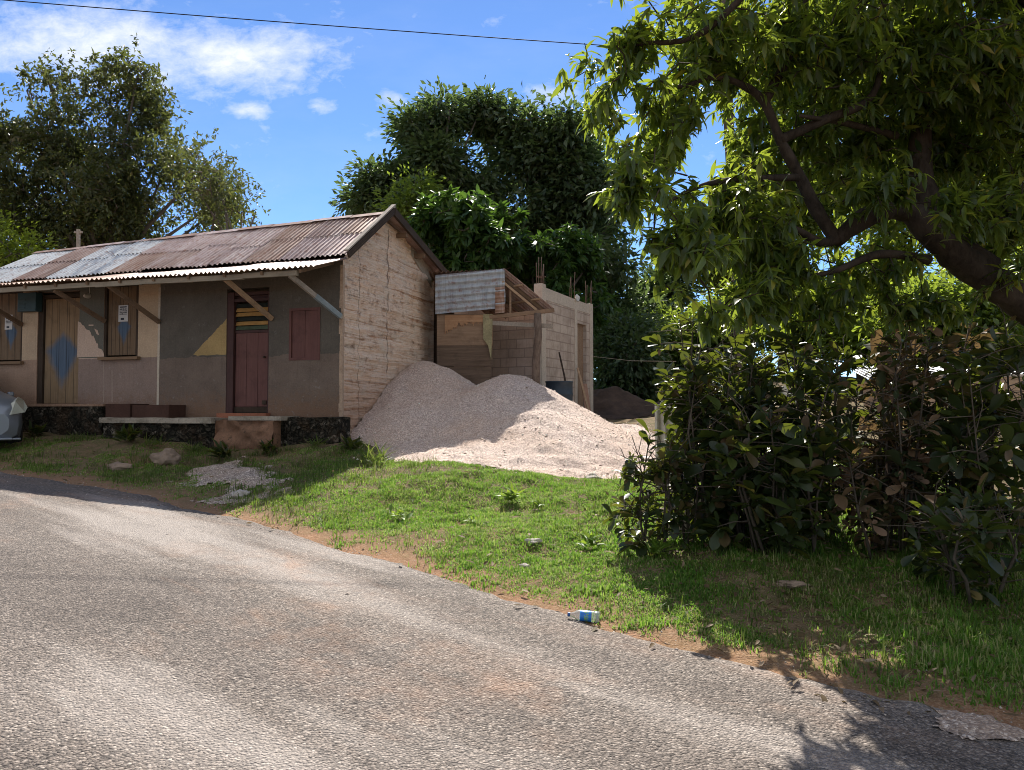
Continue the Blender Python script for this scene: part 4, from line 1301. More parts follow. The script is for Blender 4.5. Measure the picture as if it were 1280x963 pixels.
# dark earth heap beyond the building
sc0 = at(772, 530, 21.5); mxx, myy = np.meshgrid(np.arange(sc0.x - 2.2, sc0.x + 3.2, .12), np.arange(sc0.y - 2.4, sc0.y + 2.4, .12))
mz0 = h(mxx, myy); mz = mz0 - .06 + .65 * np.exp(-(((mxx - sc0.x + .4) / 1.5) ** 2 + ((myy - sc0.y) / 1.2) ** 2)) * (1 + .5 * (fbm(mxx * 2, myy * 2, 4) - .5)) + (fbm(mxx * 5, myy * 5) - .5) * .12
tag(grid_mesh('earth_heap', mxx, myy, mz, simple('dark_earth', (.07, .045, .032), .95, .5, 3, .8, fine=30), mz > mz0), 'dark brown heap of earth and trash right of the block building', 'earth heap')

# drum, stick, boards
dp = at(699, 498, 15.9)
drum = empty('plastic_drum', (dp.x, dp.y, hz(dp.x, dp.y) - .02), 'dark blue plastic drum half hidden behind the gravel pile', 'drum')
dr_top = at(699, 477, 15.9).z - drum.location.z
b = MB(); R_ = .29
prof = [(0, 0), (R_ * .93, 0), (R_, .04), (R_, dr_top * .32), (R_ * 1.03, dr_top * .34), (R_ * 1.03, dr_top * .37), (R_, dr_top * .39), (R_, dr_top * .66), (R_ * 1.03, dr_top * .68), (R_ * 1.03, dr_top * .71), (R_, dr_top * .73),
        (R_, dr_top - .03), (R_ * 1.04, dr_top - .02), (R_ * 1.04, dr_top), (R_ * .95, dr_top), (R_ * .94, .1), (0, .1)]
b.lathe(prof, 32); b.build('shell', MT['drum'], drum, True)
def leaning(name, a, c, w, t, mat_, label, cat, group=None, round_=False):
    a = Vector(a); c = Vector(c); r_ = empty(name, a, label, cat, group)
    b = MB()
    if round_: b.tube([(0, 0, 0), (c - a) * .5 + Vector((.01, 0, 0)), c - a], [w, w * .95, w * .8], 8)
    else: b.bar((0, 0, 0), c - a, w, t, up=(.3, -1, 0))
    nm = 'shaft' if round_ else 'board'
    b.build(nm, mat_, r_); return r_
leaning('wooden_stick', at(711, 500, 16.4), at(699, 441, 17.1), .024, 0, MT['darkwood'], 'dark stick leaning on the block wall above the blue drum', 'stick', None, True)
leaning('timber_board', at(738, 522, 17.9), at(722, 460, 18.2), .05, .025, MT['brace'], 'thin pale timber batten leaning across the doorway of the block building', 'board', 'boards leaning on the block building')
leaning('timber_board', at(735.5, 518, 18.1), at(730, 480, 18.4), .15, .025, mat_wood('reddish_board', (.26, .16, .12), (.34, .22, .17), 2), 'short reddish board standing beside the pale batten by the concrete column', 'board', 'boards leaning on the block building')

# ------------------------------------------------------------------ power pole and wires
pb_, pt_ = at(930, 500, 15.0), at(902, -30, 15.0)
pb_.z = hz(pb_.x, pb_.y) - .3
pole = empty('utility_pole', pb_, 'tall weathered wooden utility pole standing behind the mango branches', 'pole')
b = MB(); n_s = 8
b.tube([(pt_ - pb_) * (i / n_s) for i in range(n_s + 1)], [.125 - .03 * i / n_s for i in range(n_s + 1)], 12); b.build('shaft', MT['pole'], pole, True)
wp = at(905.5, 67, 14.85)
b = MB(); b.tube([wp - pb_ + Vector((.14, .1, 0)), wp - pb_ + Vector((-.02, -.02, 0))], .03, 8); b.build('insulator', MT['white'], pole, True)
b = MB(); we = at(-700, -62, 13.0)
pts = [wp.lerp(we, t) - Vector((0, 0, .9 * 4 * t * (1 - t) * .10)) - wp for t in np.linspace(0, 1, 40)]
pw = empty('power_line', wp, 'single black overhead power line crossing the blue sky', 'power line')
b.tube(pts, .009, 6); b.build('cable', MT['wire'], pw, True)
b = MB()
ca = at(742, 446, 19.2); cb = at(845, 452, 17.0)
b.tube([Vector((0, 0, 0)), (cb - ca) * .5 - Vector((0, 0, .05)), cb - ca], .007, 5)
cl = empty('clothes_line', ca, 'thin pale line strung from the concrete column to the bushes', 'line'); b.build('cord', MT['cement'], cl)
# grey post behind the roof
pb2 = at(101, 320, 19.0); pb2.z = hz(pb2.x, pb2.y)
gpst = empty('grey_post', pb2, 'thin grey post sticking up behind the rusty roof ridge', 'post')
tpv = at(98, 287, 19.0) - pb2
b = MB(); b.bar((0, 0, -.2), tpv, .07, .07); b.bar(tpv * .985 + Vector((-.1, 0, 0)), tpv * .985 + Vector((.1, 0, 0)), .05, .05); b.build('shaft', MT['greywood'], gpst)

# ------------------------------------------------------------------ car
cfl = at(31, 540, 12.7)
ch = Vector((.72, -.69, 0)).normalized(); clft = Vector((-ch.y, ch.x, 0))
CWD = .86
cpos = Vector((cfl.x, cfl.y, 0)) - clft * CWD * .86 - ch * 0.18
cr = math.atan2(ch.y, ch.x)
cz = hz(cpos.x - ch.x * .8, cpos.y - ch.y * .8) + .0
car = empty('parked_car', (cpos.x, cpos.y, cz), 'silver blue car parked on the verge at the left end of the house', 'car', rz=cr)
# stations along -x (front at x=0): (x, half width, z low, z belt, z top, half width top)
STN = [(.0, .55, .30, .60, .68, .45), (-.06, .70, .22, .68, .80, .60), (-.20, .79, .19, .77, .91, .68), (-.45, .835, .18, .84, 1.0, .72), (-.85, .85, .18, .89, 1.06, .70), (-1.2, .855, .18, .93, 1.11, .68),
       (-1.75, .86, .18, .97, 1.48, .58), (-2.3, .86, .18, .99, 1.58, .55), (-3.1, .86, .18, 1.0, 1.55, .54), (-3.6, .85, .19, 1.0, 1.40, .56), (-3.95, .82, .24, .96, 1.12, .62), (-4.1, .72, .32, .88, .94, .56)]
NS = 20
def ring(st):
    x, w, zl, zb, zt, wt = st; r = []
    prof = [(0.0, zl), (w * .8, zl), (w * .96, zl + .07), (w, (zl + zb) / 2), (w * .985, zb - .04), (w * .95, zb), (wt + (w * .95 - wt) * .35, zb + (zt - zb) * .6), (wt * .92, zt - .03), (wt * .55, zt), (0, zt + .012)]
    for y, z in prof: r.append((x, -y, z))
    for y, z in prof[-2:0:-1]: r.append((x, y, z))
    return r
b = MB(); rings = [ring(q) for q in STN]; nr = len(rings[0])
for r_ in rings: b.v += r_
for i in range(len(rings) - 1):
    for k_ in range(nr):
        a = i * nr + k_; c = i * nr + (k_ + 1) % nr; seg_i = k_ if k_ < 9 else nr - 1 - k_
        b.f.append((a, c, c + nr, a + nr)); b.mi.append(1 if (5 <= i <= 8 and seg_i in (5, 6) and i in (6, 7, 8)) or (i == 5 and seg_i in (6, 7, 8)) else 0)
b.f.append(tuple(range(nr))); b.mi.append(0)
e = (len(rings) - 1) * nr; b.f.append(tuple(reversed(range(e, e + nr)))); b.mi.append(0)
ob = b.build('body', [MT['carpaint'], MT['carglass']], car, True)
es = ob.modifiers.new('creases', 'EDGE_SPLIT'); es.split_angle = rad(32)
for s in (-1, 1):
    b = MB()
    b.add([(.015, s * .57, .64), (-.06, s * .79, .68), (-.25, s * .872, .77), (-.54, s * .872, .90), (-.34, s * .75, .955), (-.09, s * .65, .875),
           (-.10, s * .50, .62), (-.22, s * .70, .66), (-.40, s * .76, .74), (-.52, s * .74, .86), (-.42, s * .66, .87), (-.22, s * .54, .80)],
          [(0, 1, 2, 3, 4, 5), (0, 6, 7, 1), (1, 7, 8, 2), (2, 8, 9, 3), (3, 9, 10, 4), (4, 10, 11, 5), (5, 11, 6, 0)])
    b.build('headlight', MT['lamp'], car)
    b = MB(); b.add([(-.045, s * .56, .27), (-.115, s * .71, .27), (-.125, s * .735, .47), (-.07, s * .60, .44), (-.1, s * .56, .27), (-.2, s * .70, .27), (-.2, s * .72, .46), (-.12, s * .60, .43)],
                    [(0, 1, 2, 3), (0, 4, 5, 1), (1, 5, 6, 2), (2, 6, 7, 3), (3, 7, 4, 0)]); b.build('fog_lamp_recess', MT['black'], car)
    for xw in (-.78, -3.35):
        b = MB(); b.lathe([(.20, -.10), (.30, -.10), (.325, -.07), (.325, .07), (.30, .10), (.20, .10), (.20, -.10)], 28, axis='y')
        tw = b.build('wheel', MT['black'], car, True); tw.location = (xw, s * .76, .325)
        b = MB(); b.lathe([(0, .06), (.05, .075), (.07, .05), (.17, .05), (.205, .09), (.205, -.05), (0, -.05)], 28, axis='y')
        rm = b.build('rim', MT['chrome'], tw, True)
        if s < 0: rm.rotation_euler = (0, 0, math.pi)
    b = MB(); b.box(-1.62, -1.52, *sorted((s * .84, s * .95)), .97, 1.07); b.build('wing_mirror', MT['carpaint'], car, bevel=.03)
b = MB(); b.box(-.06, .012, -.42, .42, .27, .42); b.build('grille', MT['black'], car, bevel=.02)
b = MB(); b.box(-.14, .03, -.60, .60, .205, .245); b.box(-.22, -.05, .60, .74, .20, .24); b.box(-.22, -.05, -.74, -.60, .20, .24); b.build('bumper_lip', MT['carpaint'], car, bevel=.012)

# ------------------------------------------------------------------ bottle
bp0 = at(709.5, 771, on_plane(709.5, 776)[1]); bp1 = at(749.5, 775, on_plane(749.5, 780)[1])
bd = (Vector((bp1.x, bp1.y, 0)) - Vector((bp0.x, bp0.y, 0)))
BLn = .205; br_ = .036
bz = float(plane_z(bp0.x, bp0.y)) + .007
bot = empty('plastic_bottle', (bp0.x, bp0.y, bz + br_), 'empty clear plastic bottle with blue label lying at the road edge', 'bottle', rz=math.atan2(bd.y, bd.x))
bot.rotation_euler[1] = math.atan((.042 * bd.x - .028 * bd.y) / bd.length)
LB = bd.length
pm = M('clear_plastic')
psh = pm.pbr((.74, .80, .82), .18, pm.bump(pm.noise(pm.coord(), 60, 3), .5, .004), 0, .5, **{'Transmission Weight': .75, 'IOR': 1.2})
pm = pm.done(psh)
def bl2(prof): return [(r * br_, z * LB) for r, z in prof]
b = MB(); b.lathe(bl2([(.0, .07), (.33, .07), (.34, .12), (.55, .2), (.9, .30), (1, .36), (.96, .4), (.96, .74), (1, .78), (1, .84), (.96, .86), (1, .88), (1, .96), (.85, 1.0), (0, .98)]), 24, axis='x'); b.build('body', pm, bot, True)
b = MB(); b.lathe(bl2([(.0, 0), (.36, .0), (.40, .01), (.40, .085), (.0, .085)]), 18, axis='x'); b.build('cap', simple('cap_blue', (.03, .09, .28), .4, .1, 5, .05), bot)
lm = M('blue_label'); lv = lm.coord(); ls = lm.sep(lv)
yel = lm.ramp(lm.math('ABSOLUTE', lm.math('SUBTRACT', ls[0], LB * .60)), [(LB * .06, 1.0), (LB * .075, 0.0)])
fr = lm.ramp(ls[2], [(-.9 + .9, 0.0), (.02, 1.0)])
pat = lm.ramp(lm.noise(lv, 130, 2, .5), [(.48, 0.0), (.52, 1.0)])
lc = lm.mix(lm.math('MULTIPLY', yel, lm.math('MULTIPLY', pat, .9)), (.015, .16, .52), (.24, .42, .04))
lc = lm.mix(lm.ramp(ls[0], [(LB * .395, .9), (LB * .43, 0.0)]), lc, (.05, .35, .75))
b = MB(); b.lathe(bl2([(.985, .395), (.992, .40), (.992, .745), (.985, .75)]), 24, axis='x'); b.build('label', lm.done(lm.pbr(lc, .3, None, 0, .5)), bot, True)

# ------------------------------------------------------------------ rocks, blocks, walls on the right
def rock_mesh(r, seed, sq=(1, 1, .7)):
    import bmesh
    bm = bmesh.new(); bmesh.ops.create_icosphere(bm, subdivisions=3, radius=1)
    for v_ in bm.verts:
        n_ = mnoise.noise(v_.co * 1.3 + Vector((seed * 3.1, seed, 0))) * .45 + mnoise.noise(v_.co * 3.5 + Vector((seed, 0, seed))) * .15
        v_.co = Vector((v_.co.x * sq[0], v_.co.y * sq[1], v_.co.z * sq[2])) * r * (1 + n_)
    me = bpy.data.meshes.new('rock'); bm.to_mesh(me); bm.free()
    return me
def rock(px, py, Y, r, seed, mat_, label, sq=(1, 1, .7), group=None):
    p = at(px, py, Y); z = hz(p.x, p.y)
    o = bpy.data.objects.new('rock', rock_mesh(r, seed, sq)); COL.objects.link(o); o.data.materials.append(mat_)
    o.location = (p.x, p.y, z + r * sq[2] * .35); tag(o, label, 'rock', group); return o
rock(208, 574, 11.5, .20, 1, MT['rock2'], 'brown rock half sunk in the shaded grass left of the grey gravel spill', (1, .8, .75))
rock(299, 632, 8.95, .10, 2, MT['rock'], 'pale chip of stone at the lower tip of the grey gravel spill')
rock(150, 578, 11.3, .15, 3, MT['rock2'], 'low dark rock in the shaded grass below the red steps', (1.3, .8, .5))
rock(988, 739, 5.6, .085, 4, MT['rock2'], 'flat brown stone in the shaded grass under the shrubs', (1.5, .8, .35))
rock(740, 588, 10.2, .11, 5, MT['rock'], 'stone at the front lip of the sunlit gravel', (1.2, .9, .6))
rock(667, 703, 6.7, .055, 6, MT['rock'], 'small white stone in the sunny grass', (1.3, .9, .5))
rock(655, 727, 6.15, .035, 7, MT['rock'], 'tiny white pebble near the road edge left of the bottle', (1.2, .9, .6))
# concrete blocks by the shrub
def cblock(px, py, Y, rz, label, dz=0):
    p = at(px, py, Y); o = empty('concrete_block', (p.x, p.y, hz(p.x, p.y) + dz - .01), label, 'block', 'concrete blocks under the shrubs', rz)
    b = MB(); L_, D_, H_ = .20, .09, .19
    b.box(-L_, L_, -D_, -D_ + .032, 0, H_); b.box(-L_, L_, D_ - .032, D_, 0, H_)
    for x0 in (-L_, -.016, L_ - .032): b.box(x0 + .0005, x0 + .0315, -D_ + .032, D_ - .032, 0.0, H_ - .002)
    b.build('shell', MT['concrete'], o, bevel=.006); return o
cblock(848, 648, 7.25, rad(-6), 'concrete block at the left foot of the shrubs, under the upper block')
cblock(880, 648, 7.45, rad(2), 'concrete block lying right behind the lower one at the shrub foot')
cblock(862, 648, 7.32, rad(-12), 'concrete block topmost of the three at the shrub foot', .195)
# ribbed sheet behind the shrub
p = at(835, 600, 8.6); zs_ = empty('zinc_panel', (p.x, p.y, hz(p.x, p.y)), 'upright pale ribbed zinc panel behind the leftmost shrub', 'panel')
b = MB(); corr(b, (-.14, 0, 0), (1, .25, 0), (0, .05, 1), .42, at(835, 505, 8.6).z - zs_.location.z, 0, nv=3); b.build('sheet', mat_rust('bleached_zinc', (.52, .46, .38), (.60, .54, .46), (.66, .6, .53), .5), zs_)
# tan wall far right
p = at(1150, 500, 14.2); q = at(1420, 505, 13.4)
tw = empty('tan_wall', (p.x, p.y, hz(p.x, p.y) - .4), 'low sunlit tan block wall seen through the shrubs at the right edge', 'wall', rz=math.atan2(q.y - p.y, q.x - p.x))
zt_ = at(1240, 472, 14).z - tw.location.z
b = MB(); b.box(0, (q - p).length, 0, .16, 0, zt_); b.build('block_courses', MT['tanblocks'], tw, bevel=.006)
b = MB(); b.box(-.03, (q - p).length + .03, -.03, .19, zt_ + .003, zt_ + .05); b.build('coping', MT['concrete'], tw, bevel=.006)
# pale sheets lying along the wall
p = at(1085, 466, 14.8); rs_ = empty('roofing_sheets', (p.x, p.y, p.z - .25), 'pale bluish zinc sheets lying flat beyond the tan wall', 'roofing sheets', rz=rad(-5))
b = MB()
for i in range(4): corr(b, (i * .03, 0, .12 + i * .035), (1, 0, 0), (0, 1, .25), 3.4 - .1 * i, .8, 0, nv=2)
b.build('stack', MT['zincblue'], rs_)
for xx in (.2, 1.7, 3.1):
    b = MB(); b.box(xx, xx + .1, 0, .8, -1.0, .10); b.build('support', MT['plank'], rs_)
# yellow house far behind
p = at(786, 505, 32); yh = empty('yellow_house', (p.x, p.y, hz(p.x, p.y) - .5), 'small yellow house seen in the gap beyond the block building', 'house', rz=rad(-8))
zt_ = at(790, 440, 32).z - yh.location.z; sc_ = 32 / F_PX
b = MB(); b.box(-1.2, 3.6, 0, 4, 0, zt_); b.build('wall', MT['yellow'], yh)
wx = (785 - 786) * sc_
b = MB(); b.box(wx, wx + 14 * sc_, -.06, .02, at(790, 491, 32).z - yh.location.z, at(790, 473, 32).z - yh.location.z)
wn = b.build('window', MT['concrete'], yh)
b = MB(); b.box(wx + .06, wx + 14 * sc_ - .06, -.075, -.06, at(790, 489.5, 32).z - yh.location.z, at(790, 474.5, 32).z - yh.location.z); b.build('pane', MT['glassgreen'], wn)
b = MB(); b.add([(-1.6, -.4, zt_ - .05), (4, -.4, zt_ - .05), (4, 2, zt_ + .8), (-1.6, 2, zt_ + .8), (4, 4.4, zt_ - .05), (-1.6, 4.4, zt_ - .05)], [(0, 1, 2, 3), (3, 2, 4, 5), (1, 4, 2), (0, 3, 5)]); b.build('roof', MT['rust'], yh)

# ------------------------------------------------------------------ trees
def B(px, py, Y, rx, ry, rz_):
    p = at(px, py, Y); s = Y / F_PX
    return ((p.x, p.y, p.z), (rx * s, ry, rz_ * s))


def gbase(px, Y):
    p = at(px, 510, Y); return (p.x, p.y, hz(p.x, p.y))


# airy tree behind the left end of the house
grow_tree('airy_tree', 'airy feathery leaved tree rising behind the left half of the rusty roof', 'tree', None, gbase(130, 27), 4.0, .24,
          [B(150, 150, 27, 70, 2.6, 70), B(70, 215, 27, 75, 2.8, 60), B(210, 215, 27, 85, 2.8, 60), B(150, 255, 27, 140, 3, 50), B(170, 285, 27, 120, 2.6, 36), B(60, 285, 27, 90, 2.4, 40), B(20, 245, 26.5, 70, 2.4, 70), B(265, 262, 27, 50, 1.8, 28), B(65, 115, 27, 34, 1.6, 22), B(165, 108, 27, 45, 1.8, 34), B(0, 180, 27, 40, 2.2, 45), B(110, 190, 27, 80, 2.6, 60)],
          2000, 22, .20, MT['feather'], MT['bark2'], 21, clump=.85, style='feather', wr=.42, n_main=22, shell=.6, droop=.30, twig_r=.014, lumps=5)
# three arching wispy shoots belong to the same kind of growth: a second slender tree at its right
grow_tree('airy_tree', 'slender wispy tree overhanging the middle of the roof ridge', 'tree', None, gbase(285, 19), 3.2, .10,
          [B(270, 235, 19, 30, 1.2, 45), B(300, 265, 19, 30, 1.0, 20), B(325, 272, 19, 14, .8, 8)], 120, 18, .13, MT['feather'], MT['bark2'], 22, clump=.65, style='feather', wr=.38, n_main=7, shell=.8, droop=.4, twig_r=.008)
grow_tree('lime_tree', 'sunlit yellow green tree low behind the far end of the roof', 'tree', None, gbase(10, 24), 2.0, .14,
          [B(25, 322, 24, 70, 2, 32), B(-20, 300, 24, 50, 2, 30)], 160, 45, .17, MT['lime'], MT['bark2'], 23, clump=.42)
# centre: tall tree with loose top
grow_tree('tall_tree', 'tall loose topped tree with bluish leaves behind the gable peak', 'tree', 'dark trees behind the house', gbase(545, 30), 7, .26,
          [B(588, 148, 30, 52, 2.0, 32), B(522, 168, 30, 20, 1.2, 30), B(535, 205, 30, 34, 1.8, 40), B(492, 232, 30, 32, 1.6, 26), B(455, 252, 30, 15, 1.2, 15), B(505, 262, 30, 55, 2, 28), B(572, 225, 30, 40, 2, 36), B(610, 135, 30, 30, 1.6, 22)],
          620, 34, .31, MT['dense'], MT['bark2'], 31, clump=.40, n_main=14, wr=.45, lumps=6)
grow_tree('dense_tree', 'largest dense dark tree filling the centre behind the block building', 'tree', 'dark trees behind the house', gbase(690, 31), 4, .42,
          [B(665, 212, 31, 75, 3.0, 62), B(700, 185, 31, 50, 2.6, 42), B(655, 290, 31, 90, 3, 60), B(745, 255, 31, 70, 3, 80), B(720, 330, 31, 80, 3, 60), B(640, 158, 31, 36, 2, 22), B(770, 400, 31, 45, 2, 80), B(600, 250, 31, 40, 2, 60)],
          980, 32, .34, MT['dense'], MT['bark2'], 32, clump=.46, n_main=20, wr=.45, lumps=7)
grow_tree('broadleaf_tree', 'glossy bright green broad leaved tree directly behind the gable', 'tree', 'green broad leaved trees behind the shed', gbase(575, 22), 3.4, .18,
          [B(580, 280, 22, 58, 1.8, 42), B(605, 310, 22, 55, 1.7, 44), B(535, 285, 22, 34, 1.4, 36), B(560, 345, 22, 70, 1.6, 40), B(630, 290, 22.5, 40, 1.4, 36)], 820, 17, .32, MT['mango2'], MT['bark2'], 33, style='whorl', shape='lance', wr=.36, droop=.5, n_main=10)
grow_tree('broadleaf_tree', 'darker broad leaved tree above the shed roof and starter bars', 'tree', 'green broad leaved trees behind the shed', gbase(680, 23), 3.0, .18,
          [B(660, 320, 23, 52, 1.7, 36), B(710, 330, 23, 50, 1.7, 44), B(690, 380, 23, 70, 1.7, 50)], 760, 17, .31, MT['mango2'], MT['bark2'], 34, style='whorl', shape='lance', wr=.34, droop=.55, n_main=9)
grow_tree('lime_tree', 'slim pale green sapling between the gable peak and the broad leaved tree', 'tree', None, gbase(515, 25), 4, .08,
          [B(520, 238, 25, 20, .8, 14), B(510, 258, 25, 28, .9, 16), B(530, 270, 25, 16, .8, 20)], 90, 26, .22, MT['midgreen'], MT['bark2'], 35, clump=.32)
# beyond the yard
for i, (px, py, Y, rx, rz_, mt, lab) in enumerate([
        (765, 445, 26, 42, 60, 'dense', 'dark bush clump right beside the block building'),
        (815, 380, 34, 42, 62, 'dense', 'dark round topped tree just right of the sky gap'),
        (880, 420, 27, 60, 50, 'midgreen', 'mid green tree behind the utility pole foot'),
        (905, 330, 33, 60, 60, 'midgreen', 'backlit tree high behind the utility pole'),
        (985, 395, 24, 60, 52, 'midgreen', 'backlit bushy tree beyond the yard left of the big limb'),
        (1080, 400, 22, 62, 46, 'lime', 'bright backlit tree under the big mango limb'),
        (1000, 270, 30, 85, 80, 'midgreen', 'tall backlit tree behind the middle of the mango crown'),
        (1130, 260, 29, 95, 110, 'lime', 'tall bright backlit tree behind the right half of the mango crown'),
        (1190, 400, 19, 70, 48, 'midgreen', 'bushy tree behind the tan wall'),
        (1275, 390, 21, 60, 70, 'dense', 'dark tree at the right edge beyond the tan wall'),
        (1270, 220, 28, 90, 110, 'midgreen', 'tall tree behind the right edge of the mango crown')]):
    s = Y / F_PX; r_ = np.random.default_rng(100 + i)
    bl_s = [B(px, py, Y, rx, 1.8, rz_)] + [B(px + r_.uniform(-.7, .7) * rx, py + r_.uniform(-.8, .9) * rz_, Y + r_.uniform(-1, 1), rx * r_.uniform(.4, .65), 1.3, rz_ * r_.uniform(.35, .6)) for _ in range(5)]
    gb = gbase(px, Y)
    fh = max(1.0, at(px, py + rz_ * .6, Y).z - gb[2])
    grow_tree('yard_tree', lab, 'tree', 'trees beyond the yard', gb, fh, .14, bl_s, int(150 + rx * rz_ * .055), 40, .22 if mt != 'dense' else .24, MT[mt], MT['bark2'], 200 + i, clump=.45, n_main=9, wr=.45, lumps=3)

# ------------------------------------------------------------------ mango tree overhead
rng = np.random.default_rng(77)
mb_base = Vector((6.3, 7.3, 0)); mb_base.z = hz(6.3, 7.3)
mango = empty('mango_tree', mb_base, 'big backlit mango tree whose limbs reach in from the right over the road', 'tree')
tb = MB(); REL = lambda p: Vector(p) - mb_base
NODES = []
def limb(pts, r0, r1, n=10, part=None):
    P = [Vector(at(*q)) if not isinstance(q, Vector) else q for q in pts]
    # smooth the path
    fine = []
    for i in range(len(P) - 1):
        p0 = P[max(i - 1, 0)]; p1 = P[i]; p2 = P[i + 1]; p3 = P[min(i + 2, len(P) - 1)]
        for t in np.linspace(0, 1, 6, endpoint=False):
            t = float(t)
            fine.append(.5 * ((2 * p1) + (p2 - p0) * t + (2 * p0 - 5 * p1 + 4 * p2 - p3) * t * t + (3 * p1 - p0 - 3 * p2 + p3) * t ** 3))
    fine.append(P[-1])
    m_ = len(fine)
    rs = [r0 + (r1 - r0) * i / (m_ - 1) for i in range(m_)]
    rs = [r * (1 + .22 * mnoise.noise(Vector((i * .55, r0 * 9, 1))) + .10 * mnoise.noise(Vector((i * 1.9, r0 * 5, 4)))) for i, r in enumerate(rs)]
    tb.tube([REL(p) for p in fine], rs, n)
    for p in fine[m_ // 4:]: NODES.append(np.array(p))
    return fine
TR = Vector((6.0, 7.2, 1.9))
limb([mb_base - Vector((0, 0, .3)), Vector((6.2, 7.3, 1.0)), TR, Vector((5.9, 7.0, 3.6)), Vector((5.4, 6.8, 6.0)), Vector((5.0, 6.6, 8.5))], .48, .2, 14)
limb([TR, (1290, 385, 6.9), (1215, 335, 6.8), (1172, 300, 6.7), (1133, 262, 6.7), (1090, 268, 6.6), (1045, 300, 6.5)], .175, .075, 14)
limb([(1045, 300, 6.5), (1020, 262, 6.5), (1000, 222, 6.5), (975, 175, 6.4), (955, 128, 6.3), (925, 105, 6.2), (890, 97, 6.1), (855, 108, 6.0), (800, 112, 5.9)], .065, .010, 9)
limb([(1045, 300, 6.5), (1025, 303, 6.4), (990, 285, 6.3), (940, 268, 6.1), (890, 285, 6.0)], .05, .008, 8)
limb([(1160, 325, 6.7), (1100, 318, 6.5), (1040, 340, 6.3), (985, 350, 6.2)], .05, .012, 8)
limb([(1240, 340, 6.8), (1180, 290, 6.9), (1150, 200, 7.1), (1165, 80, 7.2), (1172, -60, 7.3)], .13, .08, 9)
limb([(955, 128, 6.3), (990, 60, 6.4), (1010, -20, 6.5)], .05, .03, 7)
limb([(975, 175, 6.4), (1030, 150, 6.4), (1090, 120, 6.5), (1110, 40, 6.6)], .05, .025, 7)
limb([(1000, 222, 6.5), (920, 225, 6.1), (870, 235, 5.9), (820, 262, 5.8)], .038, .008, 7)
limb([(1120, 170, 7.0), (1060, 155, 6.6), (1000, 145, 6.2)], .04, .015, 6)
limb([Vector((5.7, 6.9, 4.4)), (1272, 90, 6.9), (1230, 60, 7.0), (1160, 20, 7.0), (1060, 0, 6.8)], .07, .012, 8)
limb([Vector((5.6, 6.9, 4.9)), (1240, -30, 5.9), (1130, -70, 5.6), (980, -60, 5.5), (860, -40, 5.5), (790, 0, 5.6)], .08, .006, 8)
limb([(980, -60, 5.5), (880, 40, 5.6), (800, 55, 5.6), (760, 62, 5.7)], .035, .005, 7)
limb([Vector((5.5, 6.9, 5.6)), (1330, 20, 7.6), (1200, -60, 8.0), (1000, -80, 8.2)], .09, .03, 8)
NOD = np.array(NODES)
crown = [B(735, 40, 5.6, 45, .5, 60), B(800, 40, 5.7, 75, .7, 60), B(770, 140, 5.8, 55, .5, 50), B(850, 150, 6.0, 80, .7, 70), B(790, 225, 5.2, 45, .4, 55), B(880, 60, 6.2, 80, .9, 70),
         B(870, 320, 4.9, 50, .4, 70), B(960, 310, 6.3, 75, .7, 80), B(950, 60, 6.4, 90, .9, 80), B(1050, 60, 6.5, 100, 1.0, 90), B(1160, 60, 6.6, 110, 1.1, 90), B(1260, 80, 6.6, 80, 1.1, 110),
         B(980, 180, 7.3, 80, .7, 60), B(1080, 190, 7.4, 90, .8, 70), B(1190, 200, 7.4, 100, .8, 80), B(1275, 260, 6.4, 45, .7, 80), B(1100, 250, 7.6, 80, .5, 60), B(1060, 345, 7.0, 80, .6, 45), B(900, 370, 5.1, 50, .4, 50), B(960, 360, 6.4, 60, .6, 55), B(1020, 380, 6.6, 50, .5, 40), B(1190, 250, 7.6, 90, .5, 55), B(900, 230, 6.2, 60, .6, 50),
         B(1000, -60, 6.6, 200, 1.6, 60), B(1200, -80, 6.8, 160, 1.6, 80), B(1330, 100, 7.0, 60, 1.3, 200), B(840, -50, 6.0, 100, 1.0, 50), B(940, 370, 6.0, 50, .5, 40), B(850, 395, 5.0, 30, .3, 25), B(860, 190, 6.3, 70, .6, 60), B(915, 215, 7.2, 60, .6, 60), B(960, 250, 7.2, 60, .6, 50), B(900, 270, 6.0, 70, .5, 50), B(830, 300, 5.0, 40, .35, 50), B(1090, 235, 6.15, 70, .25, 35), B(1200, 250, 6.0, 70, .25, 45), B(1150, 380, 6.6, 80, .4, 30),
         B(1000, 100, 8.2, 120, .9, 90), B(1150, 120, 8.4, 120, .9, 100), B(1260, 90, 8.5, 100, 1.0, 120), B(1100, 0, 8.5, 160, 1.0, 60), B(1240, 300, 7.6, 60, .6, 50)]
tips, out, kb = in_blobs(crown, 8600, rng, .6)
# open the left side of the crown so that sky shows through
pxs = tips[:, 0] / tips[:, 1] * F_PX + 640
pys = HOR - (tips[:, 2] - 1.5) / tips[:, 1] * F_PX
gap = fbm(tips[:, 0] * 3.4 + 5, tips[:, 2] * 3.4 + 2, 3)
keep_p = np.where(pxs < 930, gap > .46, gap > .38)
tips = tips[keep_p]; out = out[keep_p]
order = np.argsort([((NOD - t) ** 2).sum(1).min() for t in tips])
ALLP = np.concatenate([NOD, np.zeros((len(tips), 3))]); cnt_ = len(NOD); par = np.zeros_like(tips)
for i in order:
    t = tips[i]; d = ((ALLP[:cnt_] - t) ** 2).sum(1); j = int(np.argmin(d)); p = ALLP[j].copy(); par[i] = p
    ALLP[cnt_] = t; cnt_ += 1
    ln = math.sqrt(d[j]); c1 = p * .45 + t * .55 + rng.normal(size=3) * .12 * min(1, ln) + np.array([0, 0, .08 * ln])
    r0 = min(.020, .005 + .011 * ln)
    tb.tube([REL(p), REL(c1), REL(t)], [r0, r0 * .7, .003], 4, cap=False)
